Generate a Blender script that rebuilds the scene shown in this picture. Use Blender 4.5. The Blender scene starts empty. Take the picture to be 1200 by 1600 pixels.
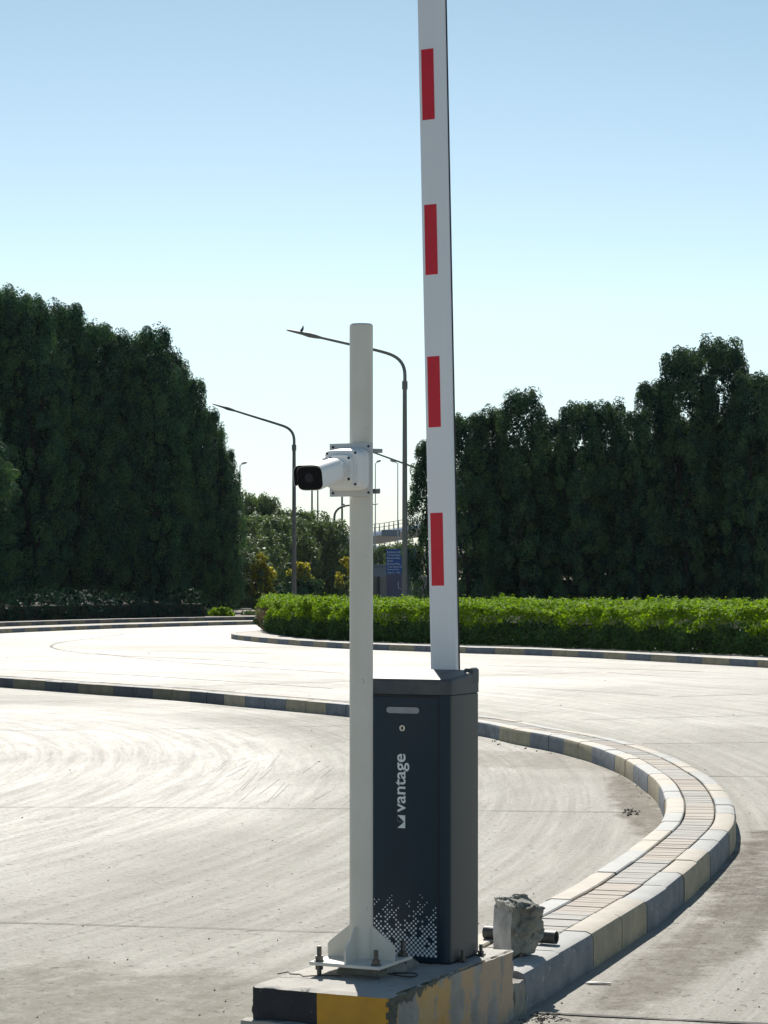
import bpy, bmesh, math, random
import numpy as np
from mathutils import Vector, Matrix
R = math.radians
scn = bpy.context.scene
# ------------------------------------------------------------------ camera
EYE = 1.55          # eye height (m)
F = 3600.0          # focal length in photo pixels (photo 1200 x 1600)
HZ = 915.0          # photo row of the horizon
cam = bpy.data.cameras.new("camera")
cam.lens = 36.0 * F / 1600.0
cam.sensor_width = 36.0
cam.shift_y = (HZ - 800.0) / 1600.0
cam.clip_start = 0.1
cam.clip_end = 4000.0
camo = bpy.data.objects.new("camera", cam)
camo.location = (0, 0, EYE)
camo.rotation_euler = (R(90), 0, 0)
scn.collection.objects.link(camo)
scn.camera = camo
# ------------------------------------------------------------------ sky, sun, exposure
SUN_EL = 42.0
SUN_AZ = -4.5       # degrees from +Y towards +X
wd = bpy.data.worlds.new("World")
scn.world = wd
wd.use_nodes = True
nt = wd.node_tree
bg = nt.nodes["Background"]
sky = nt.nodes.new("ShaderNodeTexSky")
sky.sky_type = 'NISHITA'
sky.sun_disc = False
sky.sun_elevation = R(SUN_EL)
sky.sun_rotation = R(SUN_AZ)
sky.air_density = 1.0
sky.dust_density = 0.35
sky.ozone_density = 1.5
tint = nt.nodes.new("ShaderNodeMix"); tint.data_type = 'RGBA'; tint.blend_type = 'MULTIPLY'; tint.inputs[0].default_value = 1.0
tcw = nt.nodes.new("ShaderNodeTexCoord"); sxw = nt.nodes.new("ShaderNodeSeparateXYZ"); nt.links.new(tcw.outputs["Generated"], sxw.inputs[0])
rpw = nt.nodes.new("ShaderNodeValToRGB"); nt.links.new(sxw.outputs[2], rpw.inputs[0])
rpw.color_ramp.elements[0].position = 0.0; rpw.color_ramp.elements[0].color = (0.60, 0.70, 0.88, 1)
rpw.color_ramp.elements[1].position = 0.27; rpw.color_ramp.elements[1].color = (0.66, 0.745, 0.70, 1)
e_ = rpw.color_ramp.elements.new(0.12); e_.color = (0.93, 0.95, 0.90, 1)
nt.links.new(rpw.outputs[0], tint.inputs[7])
nt.links.new(sky.outputs[0], tint.inputs[6]); nt.links.new(tint.outputs[2], bg.inputs[0])
bg.inputs[1].default_value = 0.090
sl = bpy.data.lights.new("sun", 'SUN')
sl.energy = 5.0
sl.angle = R(0.5)
sl.color = (1.0, 0.95, 0.87)
so = bpy.data.objects.new("sun", sl)
sd = Vector((math.sin(R(SUN_AZ)) * math.cos(R(SUN_EL)), math.cos(R(SUN_AZ)) * math.cos(R(SUN_EL)), math.sin(R(SUN_EL))))
so.rotation_euler = sd.to_track_quat('Z', 'Y').to_euler()
so.location = (0, 0, 30)
scn.collection.objects.link(so)
scn.view_settings.view_transform = 'Standard'
scn.view_settings.look = 'None'
scn.view_settings.gamma = 1.0
scn.view_settings.exposure = 0.48
scn.cycles.max_bounces = 8
scn.cycles.transparent_max_bounces = 4
scn.cycles.transmission_bounces = 4

COL = scn.collection
rng = random.Random(7)
nrg = np.random.default_rng(11)

def P(px, py, z=0.0):
    """world point at height z seen at photo pixel px, py (survey of the ground layout)"""
    Y = F * (EYE - z) / (py - HZ)
    return Vector(((px - 600.0) * Y / F, Y, z))
def PD(px, py, Y):
    return Vector(((px - 600.0) * Y / F, Y, EYE + (HZ - py) * Y / F))

# ------------------------------------------------------------------ materials
def new_mat(name):
    m = bpy.data.materials.new(name)
    m.use_nodes = True
    n = m.node_tree.nodes
    return m, n, m.node_tree.links, n["Principled BSDF"]

def noise(n, l, vec, scale, detail=4, rough=0.55, dist=0.0):
    t = n.new("ShaderNodeTexNoise")
    t.inputs["Scale"].default_value = scale
    t.inputs["Detail"].default_value = detail
    t.inputs["Roughness"].default_value = rough
    t.inputs["Distortion"].default_value = dist
    if vec is not None: l.new(vec, t.inputs["Vector"])
    return t.outputs["Fac"]
def ramp(n, l, fac, a, b, ca=(0,0,0), cb=(1,1,1)):
    r = n.new("ShaderNodeValToRGB")
    r.color_ramp.elements[0].position = a
    r.color_ramp.elements[1].position = b
    r.color_ramp.elements[0].color = (*ca, 1)
    r.color_ramp.elements[1].color = (*cb, 1)
    l.new(fac, r.inputs[0])
    return r.outputs[0]
def mixc(n, l, fac, a, b, mode='MIX'):
    x = n.new("ShaderNodeMix"); x.data_type = 'RGBA'; x.blend_type = mode
    def s(i, v):
        if isinstance(v, (tuple, list)): x.inputs[i].default_value = (*v[:3], 1)
        else: l.new(v, x.inputs[i])
    if isinstance(fac, (int, float)): x.inputs[0].default_value = fac
    else: l.new(fac, x.inputs[0])
    s(6, a); s(7, b)
    return x.outputs[2]
def math_(n, l, op, a, b=None, c=None):
    x = n.new("ShaderNodeMath"); x.operation = op
    for i, v in enumerate((a, b, c)):
        if v is None: continue
        if isinstance(v, (int, float)): x.inputs[i].default_value = v
        else: l.new(v, x.inputs[i])
    return x.outputs[0]
def bump(n, l, bs, h, strength, dist=0.01):
    b = n.new("ShaderNodeBump")
    b.inputs["Strength"].default_value = strength
    b.inputs["Distance"].default_value = dist
    l.new(h, b.inputs["Height"])
    l.new(b.outputs[0], bs.inputs["Normal"])
    return b

def pmat(name, c1, c2=None, scale=8.0, rough=0.6, metal=0.0, bmp=0.0, bscale=60.0, spec=0.5, lo=0.35, hi=0.65, specks=None, rvar=0.0):
    m, n, l, bs = new_mat(name)
    tc = n.new("ShaderNodeTexCoord").outputs["Object"]
    bs.inputs["Roughness"].default_value = rough
    bs.inputs["Metallic"].default_value = metal
    bs.inputs["Specular IOR Level"].default_value = spec
    bs.inputs["Base Color"].default_value = (*c1, 1)
    if c2 is not None:
        f = noise(n, l, tc, scale, 6, 0.6)
        c = ramp(n, l, f, lo, hi, c1, c2)
        if specks:
            g = noise(n, l, tc, specks[0], 3, 0.6)
            k = ramp(n, l, g, specks[1], specks[1] + 0.05)
            c = mixc(n, l, k, c, specks[2])
        l.new(c, bs.inputs["Base Color"])
        if rvar:
            mr = n.new("ShaderNodeMapRange")
            mr.inputs["To Min"].default_value = rough - rvar
            mr.inputs["To Max"].default_value = rough + rvar
            l.new(f, mr.inputs[0]); l.new(mr.outputs[0], bs.inputs["Roughness"])
    if bmp:
        h = noise(n, l, tc, bscale, 5, 0.65)
        bump(n, l, bs, h, bmp, 0.004)
    return m

def leaf_mat(name, ca, cb, trans=0.3, rough=0.55, spec=0.18):
    m, n, l, bs = new_mat(name)
    geo = n.new("ShaderNodeNewGeometry")
    c = ramp(n, l, geo.outputs["Random Per Island"], 0.0, 1.0, ca, cb)
    l.new(c, bs.inputs["Base Color"])
    bs.inputs["Roughness"].default_value = rough
    bs.inputs["Specular IOR Level"].default_value = spec
    tr = n.new("ShaderNodeBsdfTranslucent")
    c2 = mixc(n, l, 1.0, c, (1.0, 1.0, 0.45), 'MULTIPLY')
    l.new(c2, tr.inputs[0])
    mx = n.new("ShaderNodeMixShader"); mx.inputs[0].default_value = trans
    l.new(bs.outputs[0], mx.inputs[1]); l.new(tr.outputs[0], mx.inputs[2])
    l.new(mx.outputs[0], n["Material Output"].inputs[0])
    return m

def concrete_road():
    m, n, l, bs = new_mat("road_concrete")
    pos = n.new("ShaderNodeNewGeometry").outputs["Position"]
    sx = n.new("ShaderNodeSeparateXYZ"); l.new(pos, sx.inputs[0])
    X, Y = sx.outputs[0], sx.outputs[1]
    big = noise(n, l, pos, 0.22, 6, 0.6, 0.6)
    base = ramp(n, l, big, 0.3, 0.72, (0.225, 0.21, 0.185), (0.315, 0.30, 0.27))
    # straight broom / traffic streaks, stretched along the driving direction
    mp = n.new("ShaderNodeMapping"); mp.vector_type = 'TEXTURE'
    mp.inputs["Rotation"].default_value = (0, 0, R(-17)); mp.inputs["Scale"].default_value = (0.16, 2.6, 1)
    l.new(pos, mp.inputs[0])
    st = noise(n, l, mp.outputs[0], 1.4, 8, 0.72, 0.35)
    sf = ramp(n, l, st, 0.38, 0.62)
    c = mixc(n, l, 0.30, base, mixc(n, l, sf, (0.17, 0.16, 0.14), (0.37, 0.355, 0.325)))
    # swirling tyre polish round the turning circle
    dx = math_(n, l, 'DIVIDE', math_(n, l, 'ADD', X, 7.0), 6.8); dy = math_(n, l, 'DIVIDE', math_(n, l, 'SUBTRACT', Y, 19.0), 13.0)
    r = math_(n, l, 'SQRT', math_(n, l, 'ADD', math_(n, l, 'MULTIPLY', dx, dx), math_(n, l, 'MULTIPLY', dy, dy)))
    a = math_(n, l, 'ARCTAN2', dy, dx)
    cb = n.new("ShaderNodeCombineXYZ")
    l.new(math_(n, l, 'MULTIPLY', r, 70.0), cb.inputs[0]); l.new(math_(n, l, 'MULTIPLY', a, 4.0), cb.inputs[1])
    sw = noise(n, l, cb.outputs[0], 1.0, 7, 0.75, 0.5)
    swf = ramp(n, l, sw, 0.42, 0.58)
    rj = math_(n, l, 'ADD', r, math_(n, l, 'MULTIPLY', math_(n, l, 'SUBTRACT', sw, 0.5), 0.22))
    rj = math_(n, l, 'ADD', rj, math_(n, l, 'MULTIPLY', math_(n, l, 'SUBTRACT', noise(n, l, pos, 0.5, 4, 0.6), 0.5), 0.20))
    inner_ = ramp(n, l, rj, 0.88, 1.05, (1, 1, 1), (0, 0, 0))
    fy = math_(n, l, 'ADD', Y, math_(n, l, 'MULTIPLY', math_(n, l, 'SUBTRACT', big, 0.5), 16.0))
    mf = n.new("ShaderNodeMapRange"); mf.inputs["From Min"].default_value = 21; mf.inputs["From Max"].default_value = 37; l.new(fy, mf.inputs[0])
    polish = math_(n, l, 'MAXIMUM', inner_, mf.outputs[0])
    c = mixc(n, l, math_(n, l, 'ADD', 0.07, math_(n, l, 'MULTIPLY', polish, 0.16)), c, mixc(n, l, swf, (0.16, 0.15, 0.135), (0.38, 0.365, 0.335)))
    # fine aggregate
    fine = noise(n, l, pos, 55, 5, 0.8)
    c = mixc(n, l, 0.22, c, ramp(n, l, fine, 0.35, 0.65, (0.10, 0.095, 0.085), (0.44, 0.425, 0.395)))
    pit = noise(n, l, pos, 19, 4, 0.75)
    pf = ramp(n, l, pit, 0.615, 0.66)
    c = mixc(n, l, math_(n, l, 'MULTIPLY', pf, 0.55), c, (0.09, 0.085, 0.075))
    # dusty stains in the gutters, where dirt settles
    masks = []
    def stain(cx, cy, rx, ry, rot, col, c, amt=0.75):
        q = n.new("ShaderNodeMapping"); q.vector_type = 'TEXTURE'
        q.inputs["Location"].default_value = (cx, cy, 0); q.inputs["Rotation"].default_value = (0, 0, R(rot))
        q.inputs["Scale"].default_value = (rx, ry, 100)
        l.new(pos, q.inputs[0])
        ln = n.new("ShaderNodeVectorMath"); ln.operation = 'LENGTH'; l.new(q.outputs[0], ln.inputs[0])
        nz = noise(n, l, pos, 2.6, 6, 0.7)
        d = math_(n, l, 'ADD', ln.outputs["Value"], math_(n, l, 'MULTIPLY', math_(n, l, 'SUBTRACT', nz, 0.5), 1.5))
        k = ramp(n, l, d, 0.70, 1.35, (1, 1, 1), (0, 0, 0))
        pt_ = ramp(n, l, noise(n, l, pos, 7.0, 7, 0.75, 0.8), 0.36, 0.56, (.5, .5, .5), (1, 1, 1))
        km = math_(n, l, 'MULTIPLY', math_(n, l, 'MULTIPLY', k, pt_), amt); masks.append(km)
        return mixc(n, l, km, c, col)
    c = stain(1.80, 16.4, 0.20, 2.9, -3, (0.14, 0.122, 0.098), c, 0.85)
    c = stain(1.25, 20.5, 0.9, 1.6, 35, (0.19, 0.17, 0.14), c, 0.6)
    c = stain(2.20, 12.9, 0.34, 2.9, -14, (0.115, 0.10, 0.08), c, 0.9)
    c = stain(1.42, 10.0, 0.22, 2.2, -20, (0.14, 0.125, 0.10), c, 0.8)
    c = stain(-1.9, 8.0, 2.4, 1.6, 10, (0.185, 0.175, 0.145), c, 0.80)
    c = stain(-4.5, 58.0, 4.5, 4.0, 0, (0.23, 0.21, 0.18), c, 0.5)
    c = mixc(n, l, 1.0, c, (1.07, 1.06, 1.02), 'MULTIPLY')
    l.new(c, bs.inputs["Base Color"])
    rr = n.new("ShaderNodeMapRange"); rr.inputs["To Min"].default_value = -0.10; rr.inputs["To Max"].default_value = 0.10
    l.new(mixc(n, l, 0.5, sf, fine), rr.inputs[0]); ro = math_(n, l, 'SUBTRACT', 0.80, math_(n, l, 'MULTIPLY', polish, 0.15))
    ro = math_(n, l, 'ADD', ro, math_(n, l, 'MULTIPLY', math_(n, l, 'SUBTRACT', 0.5, sw), 0.50))
    ro = math_(n, l, 'ADD', ro, math_(n, l, 'MULTIPLY', math_(n, l, 'SUBTRACT', 0.5, big), 0.25))
    ro = math_(n, l, 'ADD', ro, math_(n, l, 'MULTIPLY', pf, 0.25))
    l.new(math_(n, l, 'ADD', ro, rr.outputs[0]), bs.inputs["Roughness"])
    tot = masks[0]
    for q_ in masks[1:]: tot = math_(n, l, 'MAXIMUM', tot, q_)
    grit_ = ramp(n, l, noise(n, l, pos, 34, 6, 0.85), 0.40, 0.56, (.15, .15, .15), (1, 1, 1))
    grit2 = ramp(n, l, noise(n, l, pos, 90, 3, 0.8), 0.38, 0.56, (.35, .35, .35), (1, 1, 1))
    sp_ = math_(n, l, 'MULTIPLY', 0.75, math_(n, l, 'SUBTRACT', 1.0, math_(n, l, 'MULTIPLY', tot, 0.85)))
    l.new(math_(n, l, 'MULTIPLY', math_(n, l, 'MULTIPLY', sp_, grit_), grit2), bs.inputs["Specular IOR Level"])
    h = math_(n, l, 'ADD', math_(n, l, 'MULTIPLY', fine, 0.6), math_(n, l, 'ADD', math_(n, l, 'MULTIPLY', st, 0.8), math_(n, l, 'MULTIPLY', sw, 0.6)))
    h = math_(n, l, 'SUBTRACT', h, math_(n, l, 'MULTIPLY', pf, 0.6))
    bump(n, l, bs, h, 0.75, 0.013)
    return m

M = {}
M['road'] = concrete_road()
M['soil'] = pmat('soil', (0.10, 0.085, 0.06), (0.17, 0.14, 0.10), 3, 0.9, bmp=0.4, bscale=20)
M['verge'] = pmat('verge_paving', (0.34, 0.32, 0.28), (0.46, 0.43, 0.38), 2.0, 0.85, bmp=0.3)
M['joint'] = pmat('joint_filler', (0.05, 0.045, 0.04), (0.11, 0.10, 0.085), 30, 0.9)
M['scratch'] = pmat('scratch_mark', (0.20, 0.195, 0.18), (0.30, 0.29, 0.27), 6, 0.75, spec=0.35)
M['tyre'] = pmat('tyre_mark', (0.16, 0.155, 0.145), (0.30, 0.29, 0.27), 6, 0.9, spec=0.2)
M['kerb_yellow'] = pmat('kerb_yellow_paint', (0.41, 0.34, 0.215), (0.29, 0.25, 0.17), 7, 0.72, bmp=0.3, bscale=80, specks=(38, 0.62, (0.16, 0.15, 0.13)))
M['kerb_grey'] = pmat('kerb_black_paint_faded', (0.12, 0.132, 0.155), (0.20, 0.21, 0.225), 7, 0.72, bmp=0.3, bscale=80, specks=(38, 0.62, (0.34, 0.33, 0.30)))
M['kerb_top_y'] = pmat('kerb_worn_yellow_top', (0.41, 0.365, 0.295), (0.34, 0.305, 0.25), 6, 0.75, bmp=0.3, bscale=90, specks=(50, 0.64, (0.25, 0.23, 0.2)))
M['kerb_top_g'] = pmat('kerb_worn_grey_top', (0.35, 0.35, 0.335), (0.29, 0.29, 0.275), 6, 0.75, bmp=0.3, bscale=90, specks=(50, 0.64, (0.22, 0.22, 0.2)))
M['kerb_yellow_shaded'] = pmat('kerb_yellow_shaded_paint', (0.20, 0.175, 0.115), (0.135, 0.12, 0.085), 5, 0.8, bmp=0.3)  # darker copy of the kerb yellow, face shade put into the colour
M['kerb_black'] = pmat('kerb_black_paint', (0.055, 0.062, 0.072), (0.095, 0.10, 0.105), 5, 0.8, bmp=0.3)  # darker copy of the kerb black, face shade put into the colour
M['paver_red'] = pmat('paver_pink', (0.40, 0.345, 0.285), (0.36, 0.315, 0.27), 9, 0.85, bmp=0.4, bscale=120)
M['paver_grey'] = pmat('paver_grey', (0.33, 0.315, 0.285), (0.38, 0.36, 0.325), 9, 0.85, bmp=0.4, bscale=120)
M['block_black'] = pmat('block_black_paint', (0.007, 0.009, 0.015), (0.018, 0.020, 0.026), 14, 0.6, bmp=0.5, bscale=60, specks=(70, 0.66, (0.2, 0.19, 0.17)))
M['block_orange'] = pmat('block_amber_paint', (0.66, 0.32, 0.020), (0.52, 0.26, 0.025), 9, 0.6, bmp=0.5, bscale=60, specks=(60, 0.68, (0.14, 0.11, 0.06)))
M['block_top'] = pmat('block_dusty_concrete', (0.42, 0.395, 0.35), (0.31, 0.295, 0.265), 6, 0.85, bmp=0.6, bscale=50, specks=(32, 0.64, (0.18, 0.17, 0.15)))
M['mortar'] = pmat('rough_mortar', (0.20, 0.195, 0.17), (0.31, 0.295, 0.255), 12, 0.9, bmp=1.0, bscale=45)
def block_side():
    m, n, l, bs = new_mat('block_patched_side')
    tc = n.new("ShaderNodeTexCoord").outputs["Object"]
    mp = n.new("ShaderNodeMapping"); mp.inputs["Scale"].default_value = (1, 1.3, 0.55); l.new(tc, mp.inputs[0])
    a = noise(n, l, mp.outputs[0], 7, 6, 0.62, 0.4)
    sx = n.new("ShaderNodeSeparateXYZ"); l.new(tc, sx.inputs[0])
    ye = ramp(n, l, noise(n, l, tc, 5, 4), 0.35, 0.65, (0.62, 0.33, 0.04), (0.55, 0.38, 0.18))
    pinkish = mixc(n, l, ramp(n, l, sx.outputs[1], 0.3, 0.75), ye, (0.47, 0.355, 0.25))
    grey = ramp(n, l, noise(n, l, tc, 11, 5), 0.35, 0.65, (0.27, 0.265, 0.235), (0.36, 0.35, 0.32))
    c = mixc(n, l, ramp(n, l, a, 0.49, 0.56), pinkish, grey)
    # dark bare mortar band under the arris, ragged, wide at the near end
    z = sx.outputs[2]
    lim = math_(n, l, 'ADD', 0.205, math_(n, l, 'ADD', math_(n, l, 'MULTIPLY', sx.outputs[1], 0.085), math_(n, l, 'MULTIPLY', math_(n, l, 'SUBTRACT', noise(n, l, tc, 16, 6, 0.75), 0.5), 0.12)))
    lim2 = math_(n, l, 'SUBTRACT', lim, math_(n, l, 'MULTIPLY', math_(n, l, 'MAXIMUM', math_(n, l, 'SUBTRACT', 0.07, sx.outputs[1]), 0.0), 3.2))
    k = math_(n, l, 'GREATER_THAN', z, lim2)
    dk = ramp(n, l, noise(n, l, tc, 34, 5, 0.7), 0.35, 0.65, (0.062, 0.066, 0.05), (0.15, 0.155, 0.12))
    c = mixc(n, l, k, c, dk)
    l.new(c, bs.inputs["Base Color"]); bs.inputs["Roughness"].default_value = 0.85
    bump(n, l, bs, math_(n, l, 'ADD', noise(n, l, tc, 45, 6, 0.75), math_(n, l, 'MULTIPLY', a, 1.2)), 1.0, 0.008)
    return m
M['block_side'] = block_side()
M['pole'] = pmat('pole_offwhite_paint', (0.65, 0.61, 0.53), (0.72, 0.68, 0.60), 4, 0.42, bmp=0.06, bscale=30, specks=(26, 0.70, (0.40, 0.38, 0.33)), rvar=0.08)
M['galv'] = pmat('bolt_steel', (0.09, 0.088, 0.082), (0.15, 0.14, 0.125), 40, 0.5, metal=0.7, bmp=0.3, bscale=300)
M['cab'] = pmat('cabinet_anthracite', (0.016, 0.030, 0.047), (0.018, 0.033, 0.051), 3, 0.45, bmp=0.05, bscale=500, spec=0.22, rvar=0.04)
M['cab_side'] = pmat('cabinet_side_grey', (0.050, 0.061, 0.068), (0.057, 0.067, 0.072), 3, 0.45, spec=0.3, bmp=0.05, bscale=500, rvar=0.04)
M['lid'] = pmat('cabinet_lid_grey', (0.030, 0.043, 0.056), (0.085, 0.09, 0.09), 6, 0.52, spec=0.38, bmp=0.05, bscale=400, rvar=0.10)
M['seam'] = pmat('seam_black', (0.008, 0.009, 0.011), None, rough=0.7)
M['decal'] = pmat('decal_pale_grey', (0.66, 0.72, 0.76), None, rough=0.5)
M['decal_thin'] = pmat('decal_mid_grey', (0.09, 0.105, 0.12), None, rough=0.5)
M['handle'] = pmat('recess_handle_grey', (0.21, 0.24, 0.27), (0.24, 0.27, 0.30), 30, 0.4)
M['chrome'] = pmat('lock_metal', (0.55, 0.55, 0.53), (0.40, 0.40, 0.39), 200, 0.28, metal=0.9)
M['arm'] = pmat('arm_white_aluminium', (0.74, 0.755, 0.79), (0.78, 0.79, 0.82), 2, 0.36, bmp=0.02, bscale=60, rvar=0.05)
M['rubber'] = pmat('rubber_black', (0.012, 0.012, 0.016), None, rough=0.6)
M['red'] = pmat('reflector_red', (0.62, 0.003, 0.022), (0.56, 0.003, 0.02), 60, 0.38)
M['camwhite'] = pmat('camera_white', (0.76, 0.76, 0.75), (0.80, 0.80, 0.79), 6, 0.38)
M['plate'] = pmat('camera_plate_grey', (0.55, 0.55, 0.54), (0.60, 0.60, 0.59), 8, 0.45)
M['glass_dark'] = pmat('camera_window', (0.003, 0.004, 0.008), None, rough=0.25, spec=0.15)
M['lens'] = pmat('camera_lens', (0.018, 0.02, 0.026), None, rough=0.25, spec=0.25)
M['hole'] = pmat('screw_dark', (0.02, 0.022, 0.028), None, rough=0.5, metal=0.3)
M['strap'] = pmat('band_steel', (0.36, 0.35, 0.37), (0.28, 0.27, 0.28), 50, 0.4, metal=0.7)
M['rock'] = pmat('rubble_concrete', (0.17, 0.17, 0.14), (0.36, 0.35, 0.30), 7, 0.92, bmp=1.0, bscale=34, specks=(22, 0.66, (0.07, 0.065, 0.055)))
M['rock_face'] = pmat('rubble_cast_face', (0.56, 0.56, 0.53), (0.30, 0.30, 0.28), 11, 0.9, bmp=0.6, bscale=40)
M['pipe'] = pmat('pipe_dusty_black', (0.055, 0.054, 0.05), (0.11, 0.105, 0.095), 12, 0.55, bmp=0.3, bscale=60)
M['wire'] = pmat('wire_dark', (0.045, 0.04, 0.035), None, rough=0.6)
M['paper'] = pmat('litter_pale', (0.62, 0.58, 0.54), (0.5, 0.46, 0.42), 20, 0.7)
M['grit'] = pmat('grit_dark', (0.05, 0.045, 0.035), (0.2, 0.18, 0.14), 5, 0.9)
M['lampmetal'] = pmat('lamp_galvanised', (0.15, 0.145, 0.135), (0.20, 0.19, 0.18), 3, 0.6, metal=0.2)
M['lamppale'] = pmat('lamp_pale', (0.42, 0.43, 0.44), None, rough=0.5)
M['bird'] = pmat('feathers_dark', (0.03, 0.03, 0.032), (0.06, 0.06, 0.065), 30, 0.7)
M['bark'] = pmat('bark', (0.028, 0.025, 0.02), (0.05, 0.045, 0.036), 6, 0.9, bmp=0.6, bscale=20)
M['limewash'] = pmat('trunk_limewash', (0.55, 0.53, 0.48), (0.42, 0.40, 0.36), 6, 0.9)
M['leaf_dark'] = leaf_mat('leaves_dark_green', (0.018, 0.064, 0.046), (0.082, 0.19, 0.098), 0.20, 0.7, 0.05)
M['leaf_right'] = leaf_mat('leaves_olive_green', (0.018, 0.058, 0.046), (0.088, 0.168, 0.092), 0.20, 0.7, 0.06)
M['leaf_dark_deep'] = leaf_mat('leaves_blackish_green', (0.008, 0.030, 0.025), (0.030, 0.078, 0.048), 0.12, 0.7, 0.05)
M['leaf_dark_pale'] = leaf_mat('leaves_pale_green', (0.045, 0.115, 0.060), (0.14, 0.27, 0.11), 0.30, 0.7, 0.06)  # paler green, drawn at random for whole clumps
M['leaf_right_pale'] = leaf_mat('leaves_pale_olive', (0.045, 0.10, 0.055), (0.13, 0.22, 0.10), 0.28, 0.7, 0.06)
M['leaf_mid'] = leaf_mat('leaves_mid_green', (0.070, 0.125, 0.065), (0.145, 0.21, 0.095), 0.35)  # lightened and cooled: haze over the far trees is in this colour
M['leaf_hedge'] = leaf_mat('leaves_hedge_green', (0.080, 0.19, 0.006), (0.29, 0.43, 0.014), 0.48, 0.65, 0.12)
M['leaf_hedge_old'] = leaf_mat('leaves_hedge_shaded_side', (0.018, 0.060, 0.020), (0.075, 0.155, 0.036), 0.24, 0.6, 0.12)  # darker copy of the hedge green, painting its shaded front
M['leaf_yellow'] = leaf_mat('leaves_yellow', (0.15, 0.17, 0.03), (0.66, 0.56, 0.07), 0.5)
M['leaf_brown'] = leaf_mat('twigs_brown', (0.13, 0.085, 0.065), (0.26, 0.18, 0.14), 0.1)
M['deck'] = pmat('bridge_concrete', (0.55, 0.57, 0.60), (0.62, 0.64, 0.66), 0.3, 0.8)
M['deckpale'] = pmat('bright_white', (0.88, 0.89, 0.90), None, rough=0.6)
M['rail'] = pmat('bridge_rail_grey', (0.20, 0.205, 0.22), None, rough=0.6)
M['signblue'] = pmat('sign_blue', (0.012, 0.075, 0.30), (0.016, 0.085, 0.33), 2, 0.5)
M['signlow'] = pmat('sign_violet_grey', (0.075, 0.082, 0.16), (0.09, 0.095, 0.17), 2, 0.6)
M['signtext'] = pmat('sign_lettering', (0.55, 0.62, 0.72), None, rough=0.5)
M['wall'] = pmat('wall_render', (0.27, 0.255, 0.24), (0.33, 0.31, 0.29), 0.8, 0.9)
M['wallpost'] = pmat('wall_post_dark', (0.05, 0.05, 0.055), None, rough=0.7)
M['cabin'] = pmat('cabin_blue_grey', (0.13, 0.17, 0.215), (0.15, 0.19, 0.235), 0.5, 0.6)
M['carpaint'] = pmat('car_paint_silver', (0.33, 0.34, 0.35), None, rough=0.25, metal=0.4)
M['carglass'] = pmat('car_glass', (0.02, 0.025, 0.03), None, rough=0.08)
M['tyrerub'] = pmat('car_tyre', (0.02, 0.02, 0.02), None, rough=0.8)
M['wheelm'] = pmat('car_wheel_metal', (0.4, 0.4, 0.41), None, rough=0.35, metal=0.7)

# ------------------------------------------------------------------ helpers
def link(o, parent=None):
    COL.objects.link(o)
    if parent is not None: o.parent = parent
    return o
def tag(o, label=None, cat=None, group=None, kind=None):
    if label: o['label'] = label
    if cat: o['category'] = cat
    if group: o['group'] = group
    if kind: o['kind'] = kind
    return o
def empty(name, loc=(0, 0, 0), rz=0.0):
    o = bpy.data.objects.new(name, None)
    o.empty_display_size = 0.1
    o.location = loc; o.rotation_euler = (0, 0, rz)
    return link(o)
def copy_tree(o, parent=None):
    c = o.copy(); COL.objects.link(c); c.parent = parent
    for ch in o.children: copy_tree(ch, c)
    return c

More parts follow.
